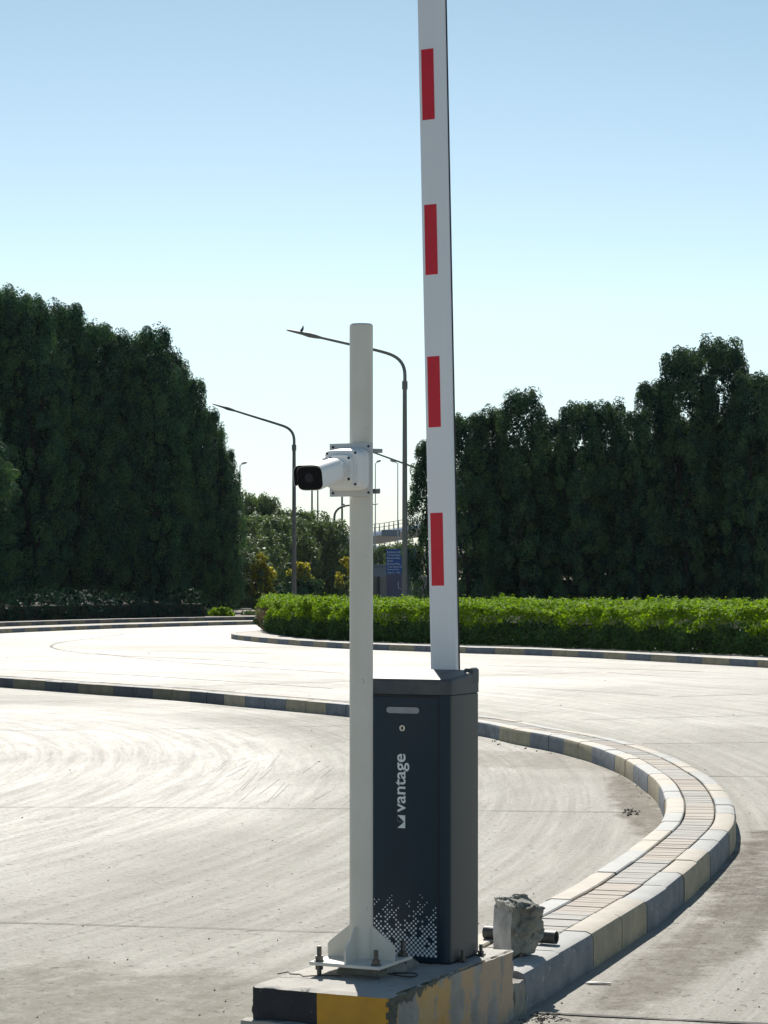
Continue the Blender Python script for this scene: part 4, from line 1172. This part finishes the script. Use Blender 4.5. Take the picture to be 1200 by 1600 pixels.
# yellow flowered shrubs
def shrub(name, px, ytop, Y, Rm, mats, seed, lab, cat='shrub', group=None, ysplit=.62, zb=0.0, dens=190, leaf=.10):
    rs = np.random.default_rng(seed)
    zt = EYE + (HZ - ytop) * Y / F; H = zt - zb
    root = empty(name, ((px - 600) * Y / F, Y, zb)); tag(root, lab, cat, group)
    lob = []
    for k in range(60):
        a = rs.uniform(0, 6.28); t = rs.uniform(0.08, 1); rr = Rm * math.sqrt(max(0, 1 - t ** 3)) * rs.uniform(.3, .95)
        r0 = Rm * rs.uniform(.14, .24); lob.append((rr * math.cos(a), rr * math.sin(a), t * (H - r0), r0, r0))
    C, N = lobes_points(lob, dens, rs, .4, (.5, 1.05))
    lowm = C[:, 2] < H * ysplit + rs.normal(0, H * .10, len(C))
    for nm, mk, m in (('foliage', lowm, mats[0]), ('blossom', ~lowm, mats[1])):
        if mats[1] is None and nm == 'blossom': continue
        if mats[1] is None: mk = np.ones(len(C), bool)
        sz = leaf * rs.uniform(.6, 1.3, mk.sum())
        link(bpy.data.objects.new(nm, quads_mesh(nm, C[mk], N[mk], sz * .5, sz * .32, m, rs)), root)
    mb = MB(); mb.tube([(0, 0, -.05), (.02, 0, H * .4), (0, .03, H * .7)], [.05, .04, .015], 7)
    for a in (1, 3, 5): mb.tube([(0, 0, H * .15), (Rm * .35 * math.cos(a), Rm * .35 * math.sin(a), H * .55)], [.03, .012], 6)
    mb.build('stem', M['bark'], root)
    return root
shrub('flowering_shrub', 407, 862, 124, .95, (M['leaf_mid'], M['leaf_yellow']), 41, 'narrow shrub with yellow tips, left of the yellow topped round shrub', ysplit=.35, leaf=.13)
shrub('flowering_shrub', 470, 876, 122, 1.3, (M['leaf_dark'], M['leaf_yellow']), 42, 'round shrub with a bright yellow top behind the far left lamp post', ysplit=.72, leaf=.13)
shrub('flowering_shrub', 541, 868, 130, .7, (M['leaf_mid'], M['leaf_yellow']), 43, 'small yellow green shrub peeking out left of the camera pole', ysplit=.55, leaf=.13)
shrub('round_bush', 345, 947, 95.5, .62, (M['leaf_hedge'], None), 44, 'small sunlit round bush under the trees near the hedge tip', zb=.28)
shrub('round_bush', 318, 950, 96, .55, (M['leaf_mid'], None), 45, 'small dull green bush left of the sunlit round one', zb=.28)
shrub('round_bush', 392, 953, 99, .5, (M['leaf_mid'], None), 46, 'small dark bush just left of the hedge tip', zb=.28)

# low dark hedge at the foot of the left trees
def hedge(name, front, back_, h, mat, seed, per, leaf, lab, lr=.28, z0=.14, brown=None, hvar=.12, groupname=None):
    """band of foliage between two polylines (same length)"""
    rs = np.random.default_rng(seed)
    root = empty(name, (*front[0], z0)); tag(root, lab, 'hedge')
    ox, oy = front[0]
    f = np.array(front); b = np.array(back_)
    seg = np.linalg.norm(np.diff(f, axis=0), axis=1); cum = np.concatenate([[0], np.cumsum(seg)]); L = cum[-1]
    def pt(s_, t):
        x = np.interp(s_, cum, f[:, 0]) * (1 - t) + np.interp(s_, cum, b[:, 0]) * t
        y = np.interp(s_, cum, f[:, 1]) * (1 - t) + np.interp(s_, cum, b[:, 1]) * t
        return x, y
    def hh(x, y): return h * (1 + hvar * (mnoise.noise(Vector((x * .7, y * .7, seed))) + .8 * mnoise.noise(Vector((x * 2.1, y * 2.1, seed)))))
    C = []; N = []
    depth = np.linalg.norm(f[len(f)//2] - b[len(b)//2])
    # top surface
    n = int(L * depth * per)
    S = rs.uniform(0, L, n); T = rs.uniform(0, 1, n)
    X, Y = pt(S, T)
    for x, y in zip(X, Y): pass
    Hh = np.array([hh(x, y) for x, y in zip(X, Y)])
    C.append(np.stack([X, Y, Hh * (1 - np.abs(rs.normal(0, .07, n))) + np.where(rs.uniform(0, 1, n) < .04, rs.uniform(0, .14, n), 0)], 1)); N.append(np.tile([0, -.15, 1.0], (n, 1)))
    for q_ in range(int(L * 7)):
        s0 = rs.uniform(0, L); t0 = rs.uniform(0, .9); x0, y0 = pt(s0, t0); hb = hh(x0, y0); m_n = int(rs.integers(14, 30)); hgt = rs.uniform(.07, .20) * (h / .9)
        u_ = rs.uniform(0, 1, m_n); dx_, dy_ = rs.normal(0, .07, 2)
        C.append(np.stack([x0 + dx_ * u_ + rs.normal(0, .035, m_n), y0 + dy_ * u_ + rs.normal(0, .035, m_n), hb - .04 + hgt * u_], 1)); N.append(np.stack([rs.normal(0, .6, m_n), rs.normal(0, .6, m_n), np.full(m_n, .7)], 1))
    # front, end faces
    fn = np.gradient(f, axis=0); 
    n = int(L * h * per * 1.5)
    S = rs.uniform(0, L, n); X, Y = pt(S, np.zeros(n)); tx = np.interp(S, cum, fn[:, 0]); ty = np.interp(S, cum, fn[:, 1])
    nl_ = np.hypot(tx, ty); nx, ny = -ty / nl_, tx / nl_
    # make normals point away from back
    bx, by = pt(S, np.ones(n)); sgn = np.where((bx - X) * nx + (by - Y) * ny > 0, -1, 1); nx *= sgn; ny *= sgn
    q = rs.uniform(0, 1, n); Hh = np.array([hh(x, y) for x, y in zip(X, Y)])
    bulge = .16 * np.sin(np.clip(q * .8 + .1, 0, 1) * math.pi) + np.array([.26 * mnoise.noise(Vector((x * 1.3, y * 1.3, z_ * 2))) for x, y, z_ in zip(X, Y, q)]) - .55 * np.maximum(q - .62, 0) ** 1.3 - .35 * np.maximum(.25 - q, 0)
    dd = bulge - np.abs(rs.normal(0, .09, n))
    C.append(np.stack([X + nx * dd, Y + ny * dd, q * Hh], 1)); N.append(np.stack([nx, ny, np.full(n, .35)], 1))
    C = np.concatenate(C); N = np.concatenate(N)
    C[:, 0] -= ox; C[:, 1] -= oy
    sz = leaf * rs.uniform(.6, 1.35, len(C))
    msk = np.zeros(len(C), bool)
    if brown is not None:
        msk = (np.hypot(C[:, 0] + ox - brown[0], C[:, 1] + oy - brown[1]) < brown[2]) & (C[:, 2] < h * .82) & (rs.uniform(0, 1, len(C)) < .9)
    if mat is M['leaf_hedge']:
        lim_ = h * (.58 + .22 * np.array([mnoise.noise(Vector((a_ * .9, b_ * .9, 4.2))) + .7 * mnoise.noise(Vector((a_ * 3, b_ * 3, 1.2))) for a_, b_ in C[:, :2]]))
        new = (C[:, 2] > lim_ + rs.normal(0, h * .05, len(C))) & ~msk  # shaded front and sunlit top are put into two leaf colours
        link(bpy.data.objects.new('new_growth', quads_mesh('new_growth', C[new], N[new], sz[new] * .5, sz[new] * .33, mat, rs, .55)), root)['label'] = 'bright yellow green leaves on top'
        dark_low = ~new & ~msk
        link(bpy.data.objects.new('foliage', quads_mesh('foliage', C[dark_low], N[dark_low], sz[dark_low] * .5, sz[dark_low] * .33, M['leaf_hedge_old'], rs, .55)), root)
    else:
        link(bpy.data.objects.new('foliage', quads_mesh('foliage', C[~msk], N[~msk], sz[~msk] * .5, sz[~msk] * .33, mat, rs, .55)), root)
    if msk.any(): 
        o = link(bpy.data.objects.new('dead_patch', quads_mesh('dead_patch', C[msk], N[msk], sz[msk] * .6, sz[msk] * .12, M['leaf_brown'], rs, .8)), root)
        o['label'] = 'brown dead twigs at the rounded end'
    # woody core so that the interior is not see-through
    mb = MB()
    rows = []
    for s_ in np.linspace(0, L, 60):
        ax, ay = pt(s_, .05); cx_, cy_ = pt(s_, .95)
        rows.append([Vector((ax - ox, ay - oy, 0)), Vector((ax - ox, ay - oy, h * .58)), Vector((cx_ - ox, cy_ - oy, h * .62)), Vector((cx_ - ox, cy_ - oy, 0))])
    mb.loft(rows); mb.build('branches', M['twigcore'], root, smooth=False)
    return root
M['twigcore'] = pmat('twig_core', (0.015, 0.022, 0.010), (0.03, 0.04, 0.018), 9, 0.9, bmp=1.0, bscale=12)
hf = [isl.at(d, 1.25) for d in np.arange(0.0, isl.L, .5)]
# front line of the hedge follows the kerb, then rounds the tip
hf_px = [(1420,1037),(1300,1031.5),(1191,1026),(1013,1018),(827,1010.5),(719,1007.5),(640,1005),(545,1001.5),(491,998.5),(450,994.5),(422,989.5),(409,984.0),(409,980.5),(424,977)]
front = [tuple(P(x, y, .14).xy) for x, y in hf_px]
bk_px = [(1560,996),(1420,994),(1300,992),(1100,990),(900,987),(760,985),(680,983),(600,981),(560,980),(520,979),(490,978),(460,977),(450,976.5),(440,976.3)]
back2 = [tuple(P(x, y, .14).xy) for x, y in bk_px]
tip = P(412, 985, .14)
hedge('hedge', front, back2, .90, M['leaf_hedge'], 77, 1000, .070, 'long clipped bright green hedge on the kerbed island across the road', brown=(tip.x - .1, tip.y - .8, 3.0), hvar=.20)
lf = [tuple(far.at(d, -3.2)) for d in np.arange(2, far.L * .80, 1.5)]
lb = [tuple(far.at(d, -4.6)) for d in np.arange(2, far.L * .80, 1.5)]
hedge('hedge', lf, lb, .90, M['leaf_dark_deep'], 78, 90, .16, 'low dark hedge in the shade at the foot of the left trees', z0=.28, hvar=.3)

# ================================================================== STREET LAMPS
def lamp(px, Y, ybend, arm_px, tip_dy, left, r, lab, group='curved arm street lamps', ybase=None, metal='lampmetal', head=1.0):
    s_ = Y / F
    root = empty('street_lamp', ((px - 600) * s_, Y, 0.0)); tag(root, lab, 'street lamp', group)
    zb = EYE + (HZ - ybend) * s_       # height of the foot of the curved arm
    sg = -1 if left else 1
    mb = MB(); mb.tube([(0, 0, 0), (0, 0, zb * .5), (0, 0, zb)], [r * 1.25, r * 1.05, r * .85], 14)
    mb.cyl((0, 0, zb - .25), (0, 0, zb + .03), r * 1.15, n=14); mb.cyl((0, 0, 0), (0, 0, .9), r * 1.5, n=14)
    mb.build('pole', M[metal], root)
    ax = arm_px * s_; up = tip_dy * s_
    rise = .95
    pts = [Vector((0, 0, zb)), Vector((0, 0, zb + rise * .45)), Vector((sg * .12, 0, zb + rise * .75)), Vector((sg * .35, 0, zb + rise * .95)), Vector((sg * .75, 0, zb + rise * 1.10))]
    end = Vector((sg * ax, 0, zb + up))
    sp = catmull([(p.x, p.z) for p in pts] + [((pts[-1].x + end.x) / 2, (pts[-1].z + end.z) / 2), (end.x, end.z)], .12)
    P3 = [Vector((q.x, 0, q.y)) for q in sp]
    mb = MB(); mb.tube(P3, [r * .72 - r * .25 * i / len(P3) for i in range(len(P3))], 10); mb.build('arm', M[metal], root)
    d = (end - P3[-8]).normalized(); nrm = Vector((-d.z, 0, d.x)); nrm = nrm if nrm.z > 0 else -nrm
    mb = MB(); lp = []
    Lh = .95 * head
    for t, w, h in ((-.75, .05, .04), (-.5, .09, .07), (-.25, .11, .085), (0, .15, .055), (.25, .16, .045), (.5, .13, .035), (.6, .05, .02)):
        c = end + d * (t * Lh)
        lp.append([c + Vector((0, math.cos(2 * math.pi * k / 14) * w, 0)) + nrm * (math.sin(2 * math.pi * k / 14) * h) for k in range(14)])
    mb.loft(lp); mb.build('lamp_head', M[metal], root)
    return root, end
gC = 'curved arm street lamps'
l1, e1 = lamp(632.5, 80, 597, 160, 76, True, .085, 'tall street lamp whose curved arm with a bird passes behind the camera pole')
l2, e2 = lamp(459.5, 115, 696, 111, 60, True, .10, 'street lamp left of the camera pole whose arm reaches into the dark left trees')
l3, e3 = lamp(682, 160, 760, 112, 58, True, .11, 'farther street lamp hidden by the barrier arm, its arm crossing behind the tall lamp post')
l4, e4 = lamp(522.5, 150, 815, 55, 27, False, .11, 'street lamp with its arm bent to the right, just left of the camera pole')
# straight masts far away
def mast(px, ytop, Y, r, lab, head=None, box=None, mat='lamppale'):
    s_ = Y / F; zt = EYE + (HZ - ytop) * s_
    root = empty('lamp_mast', ((px - 600) * s_, Y, 0)); tag(root, lab, 'lamp mast', 'straight lamp masts far behind the trees')
    mb = MB(); mb.tube([(0, 0, 0), (0, 0, zt)], [r * 1.3, r * .8], 10); mb.build('pole', M[mat], root)
    if head:
        x1 = head * s_; sg = 1 if x1 > 0 else -1
        mb = MB(); mb.tube([(0, 0, zt - .05), (x1 * .35, 0, zt + .15)], r * .7, 8)
        lp = []
        for t, w, h in ((.2, .06, .05), (.3, .18, .09), (.7, .24, .12), (.95, .16, .09), (1.0, .05, .04)):
            lp.append([Vector((x1 * t, math.cos(2 * math.pi * k / 10) * w, zt + .1 + .18 * t + math.sin(2 * math.pi * k / 10) * h)) for k in range(10)])
        mb.loft(lp); mb.build('lamp_head', M[mat], root)
    if box:
        mb = MB(); z = EYE + (HZ - box[1]) * s_; mb.box((box[0]) * s_, (box[0] + 3.5) * s_, -.2, .2, z - 2.6 * s_, z + 2.6 * s_, .03, 1); mb.build('control_box', M['rail'], root)
mast(375, 727, 210, .06, 'thin mast with a small head to the right, beside the last dark left tree', 11)
mast(487.5, 765, 180, .085, 'left one of two plain thin masts seen below the camera', mat='lampmetal')
mast(496.5, 765, 182, .07, 'right one of two plain thin masts seen below the camera', mat='lampmetal')
mast(534.5, 760, 170, .085, 'thin mast with a small box halfway up, between the curved lamp and the camera pole', box=(1.2, 790), mat='lampmetal')
mast(586.5, 724, 205, .05, 'thin mast with its head to the right, close beside the camera pole', 9)
mast(621.5, 724, 205, .05, 'thin mast with its head to the left, beside the tall lamp post', -12)
# bird on the tall lamp's head
bx = l1.location + e1 + Vector((-.02, 0, .055))
mb = MB()
body_pts = [(-.115, -.055, .012), (-.08, -.030, .02), (-.03, .02, .042), (.01, .075, .050), (.03, .115, .040), (.034, .145, .028), (.040, .165, .030), (.050, .182, .026), (.066, .186, .012), (.088, .180, .003)]
lp = []
for i, (x, z, r_) in enumerate(body_pts):
    a = body_pts[max(i - 1, 0)]; b = body_pts[min(i + 1, len(body_pts) - 1)]
    t = Vector((b[0] - a[0], 0, b[1] - a[1])).normalized(); nn = Vector((-t.z, 0, t.x))
    lp.append([Vector((x, 0, z)) + Vector((0, math.cos(2 * math.pi * k / 12) * r_ * .85, 0)) + nn * (math.sin(2 * math.pi * k / 12) * r_) for k in range(12)])
mb.loft(lp)
for s_ in (-.018, .018): mb.tube([(0, s_, .035), (.004, s_, -.01), (.0, s_, -.05)], .005, 6); mb.tube([(0, s_, -.05), (.025, s_, -.052)], .004, 5)
o = mb.build('bird', M['bird'], loc=bx)
tag(o, 'small dark bird perched on the tip of the tall street lamp arm', 'bird')

# ================================================================== OVERPASS, SIGN, WALL, CABIN, CAR
def overpass(name, Y, pts, th, lab, rail_h, step, stripe=True):
    root = empty(name, (0, Y, 0)); tag(root, lab, 'overpass', 'elevated road decks far behind')
    s_ = Y / F
    top = [((x - 600) * s_, EYE + (HZ - y) * s_) for x, y in pts]
    mb = MB(); loops = []
    for x, z in top: loops.append([Vector((x, -.35, z - .22)), Vector((x, 0, z)), Vector((x, .25, z)), Vector((x, .3, z - .3)), Vector((x, 9, z - .3)), Vector((x, 9, z - .6 - th * .6)), Vector((x, 1.6, z - th)), Vector((x, .2, z - th * .55))])
    mb.loft(loops); mb.build('deck', M['deck'], root, angle=20)
    if stripe:
        mb = MB(); mb.loft([[Vector((x, -.75, z - .62)), Vector((x, -.40, z - .20)), Vector((x, -.355, z - .22)), Vector((x, -.36, z - .66))] for x, z in top]); mb.build('bright_edge_strip', M['deckpale'], root, angle=20)  # white strip added to paint the bright lit line along the deck
    mb = MB()
    xs_ = np.array([t[0] for t in top]); zs_ = np.array([t[1] for t in top])
    zi = lambda x: float(np.interp(x, xs_, zs_))
    xa = np.arange(xs_[0], xs_[-1], step)
    for x in xa:
        if (x / s_ + 600) < 470 or (x / s_ + 600) > 700: continue
        z = zi(x); mb.poly([(x - .09, .05, z), (x + .09, .05, z), (x + .02 + .05, -.06, z + rail_h), (x - .05 + .02, -.06, z + rail_h)])
        mb.poly([(x - .05, .08, z), (x - .05, -.02, z), (x - .03, -.10, z + rail_h), (x - .03, -.02, z + rail_h)])
    for hh_ in (.45, .95):
        mb.tube([(x, .0 - .06 * hh_, zi(x) + rail_h * hh_) for x in np.linspace(xs_[0], xs_[-1], 40)], .045, 6)
    mb.build('railing', M['rail'], root, smooth=False)
    for x in np.arange(xs_[0] + 6, xs_[-1], 22):
        mb = MB(); z = zi(x) - th * .8; mb.box(x - .9, x + .9, 2.2, 7, -.2, z, .1, 2); mb.build('pier', M['deck'], root)
    return root
overpass('overpass', 300, [(-300, 868), (100, 856), (300, 848), (500, 838), (560, 833), (600, 828), (640, 821), (700, 812), (900, 800), (1300, 790)], 1.6, 'pale grey elevated road with railing crossing behind the camera pole', .95, .62)
ov2 = overpass('overpass', 330, [(560, 846), (585, 851), (610, 857), (650, 862), (900, 872), (1300, 885)], 1.3, 'lower ramp with railing seen under the pale elevated road', 1.15, .75)
o = empty('gantry_sign', PD(610, 833, 297)); tag(o, 'blue grey sign board hung on the side of the overpass', 'sign')
mb = MB(); mb.box(-1.15, 1.25, -.15, .1, -.42, .42, .03, 1); mb.build('board', M['cabin'], o)

sg_ = empty('direction_sign', ((625.5 - 600) * 130 / F, 130, 0)); tag(sg_, 'blue direction sign with pale lines of text behind the tall lamp post', 'sign')
z = lambda y: EYE + (HZ - y) * 130 / F
mb = MB(); mb.box(-.80, .86, -.06, .04, z(896.5), z(858), .02, 1); pn = mb.build('blue_panel', M['signblue'], sg_)
mb = MB(); mb.box(-.78, .60, -.04, .04, .25, z(897.5), .02, 1); pv = mb.build('lower_panel', M['signlow'], sg_)
lines = ['Exhibition Hall', 'Terminal Plaza', 'Business Plaza', 'Hotels', 'Business Plaza', 'Trade Centre Plaza', 'Parking Plaza', 'Airport - Hall']
for i, tx in enumerate(lines):
    y_ = 862.6 + i * 4.55
    w = .045 * len(tx) * 1.15
    text_mesh('lettering', tx, M['signtext'], pn, Matrix.Translation((-.74, -.064, z(y_) - .055)) @ Matrix.Rotation(R(90), 4, 'X'), min(w, 1.45), .105, .01)
mb = MB(); mb.tube([(-.12, -.045, z(909)), (-.12, -.045, z(916)), (-.10, -.045, z(919.5)), (.04, -.045, z(920))], .018, 6); mb.build('hook_symbol', M['signtext'], pv)
for x in (-.6, .5):
    mb = MB(); mb.cyl((x, .06, 0), (x, .06, z(860)), .05, n=12); mb.build('post', M['lamppale'], sg_)

wl = empty('boundary_wall', (0, 152, 0)); tag(wl, 'low beige grey boundary wall far behind the hedge', 'wall')
mb = MB(); mb.box(-4.2, 3.2, 0, .25, 0, EYE + 10 * 152 / F + .1, .02, 1); mb.build('wall_panel', M['wall'], wl)
mb = MB(); mb.box(3.2, 14, 1.2, 1.45, 0, EYE + 8 * 152 / F, .02, 1); mb.build('wall_panel', M['wall'], wl)
mb = MB(); mb.box(-4.25, 3.25, -.04, .29, EYE + 10 * 152 / F + .1, EYE + 10 * 152 / F + .17, .01, 1); mb.build('coping', M['wall'], wl)
for px in (592, 650.5):
    x = (px - 600) * 152 / F
    mb = MB(); mb.box(x - .08, x + .08, -.3, -.14, 0, EYE + 14 * 152 / F, .01, 1); mb.build('post', M['wallpost'], wl)
mb = MB(); x = (644 - 600) * 150 / F; mb.cyl((0, 0, 0), (0, 0, EYE + 12 * 150 / F), .07, n=10); o = mb.build('bollard_post', M['deckpale'], loc=(x, 150, 0)); tag(o, 'thin white post right of the blue direction sign', 'post')
cb_ = empty('site_cabin', ((592 - 600) * 165 / F, 165, 0)); tag(cb_, 'blue grey cabin roofline above the wall right of the camera pole', 'cabin')
mb = MB(); mb.box(-.6, 3.0, 0, 4, 0, EYE + 30 * 165 / F, .03, 1); mb.build('walls', M['cabin'], cb_)
mb = MB(); mb.box(-.7, 3.1, -.1, 4.1, EYE + 30 * 165 / F, EYE + 33 * 165 / F, .03, 1); mb.build('roof', M['cabin'], cb_)
ws = empty('pale_block', ((268 - 600) * 118 / F, 118, .28)); tag(ws, 'short pale block glimpsed between the trunks under the left trees', 'wall')
mb = MB(); mb.box(-.5, .5, 0, .2, 0, .95, .02, 1); mb.build('wall_panel', M['limewash'], ws)  # pale block in the place of a white trunk

# parked car, mostly hidden by the hedge
car = empty('parked_car', ((775 - 600) * 93 / F, 93, 0)); tag(car, 'silver car parked behind the hedge under the right trees, only its roofline showing', 'car')
prof_b = [(-2.2, .35), (-2.22, .62), (-2.1, .82), (-1.45, .95), (-.95, 1.0), (1.9, 1.02), (2.15, .95), (2.22, .6), (2.2, .35)]
mb = MB(); mb.prism(prof_b, 'y', -.86, .86); 
bmesh.ops.bevel(mb.bm, geom=[e for e in mb.bm.edges if len(e.link_faces) == 2 and e.calc_face_angle(0) > .9], offset=.06, segments=3, affect='EDGES')
mb.build('body', M['carpaint'], car)
mb = MB(); lo = [(-.98, .98), (-.30, 1.44), (.1, 1.50), (1.0, 1.49), (1.45, 1.38), (1.95, 1.0)]
mb.loft([[Vector((x, -.80 + (z_ - .98) * .28, z_)) for x, z_ in lo], [Vector((x, .80 - (z_ - .98) * .28, z_)) for x, z_ in lo]]); mb.build('windows', M['carglass'], car)
mb = MB()
for s_ in (-1, 1): mb.tube([(x, s_ * (.81 - (z_ - .98) * .28), z_ + .01) for x, z_ in lo], .035, 8)
mb.loft([[Vector((x, -.66, z_ + .012)) for x, z_ in lo[1:5]] + [Vector((x, -.66, z_ - .02)) for x, z_ in lo[1:5]][::-1], [Vector((x, .66, z_ + .012)) for x, z_ in lo[1:5]] + [Vector((x, .66, z_ - .02)) for x, z_ in lo[1:5]][::-1]])
mb.build('roof_rails', M['carpaint'], car)
for x in (-1.35, 1.35):
    for s_ in (-1, 1):
        mb = MB(); mb.cyl((x, s_ * .70, .32), (x, s_ * .88, .32), .32, n=26); w_ = mb.build('wheel', M['tyrerub'], car)
        mb = MB(); mb.cyl((x, s_ * .86, .32), (x, s_ * .89, .32), .20, n=20); mb.build('rim', M['wheelm'], w_)

# ================================================================== HAZE (real air between here and the overpass)
mb = MB(); mb.box(-420, 420, -30, 620, -1.2, 40); hz = mb.build('haze', [], smooth=False)
hm = bpy.data.materials.new('haze_air'); hm.use_nodes = True; hn = hm.node_tree.nodes
hn.remove(hn["Principled BSDF"])
pv_ = hn.new("ShaderNodeVolumePrincipled"); pv_.inputs["Color"].default_value = (0.80, 0.90, 1.0, 1); pv_.inputs["Density"].default_value = 0.00005
pv_.inputs["Anisotropy"].default_value = 0.3
hm.node_tree.links.new(pv_.outputs[0], hn["Material Output"].inputs["Volume"])
hz.data.materials.append(hm)
tag(hz, 'thin pale haze over the far trees and the overpass', 'haze', kind='stuff')
bpy.context.view_layer.update()
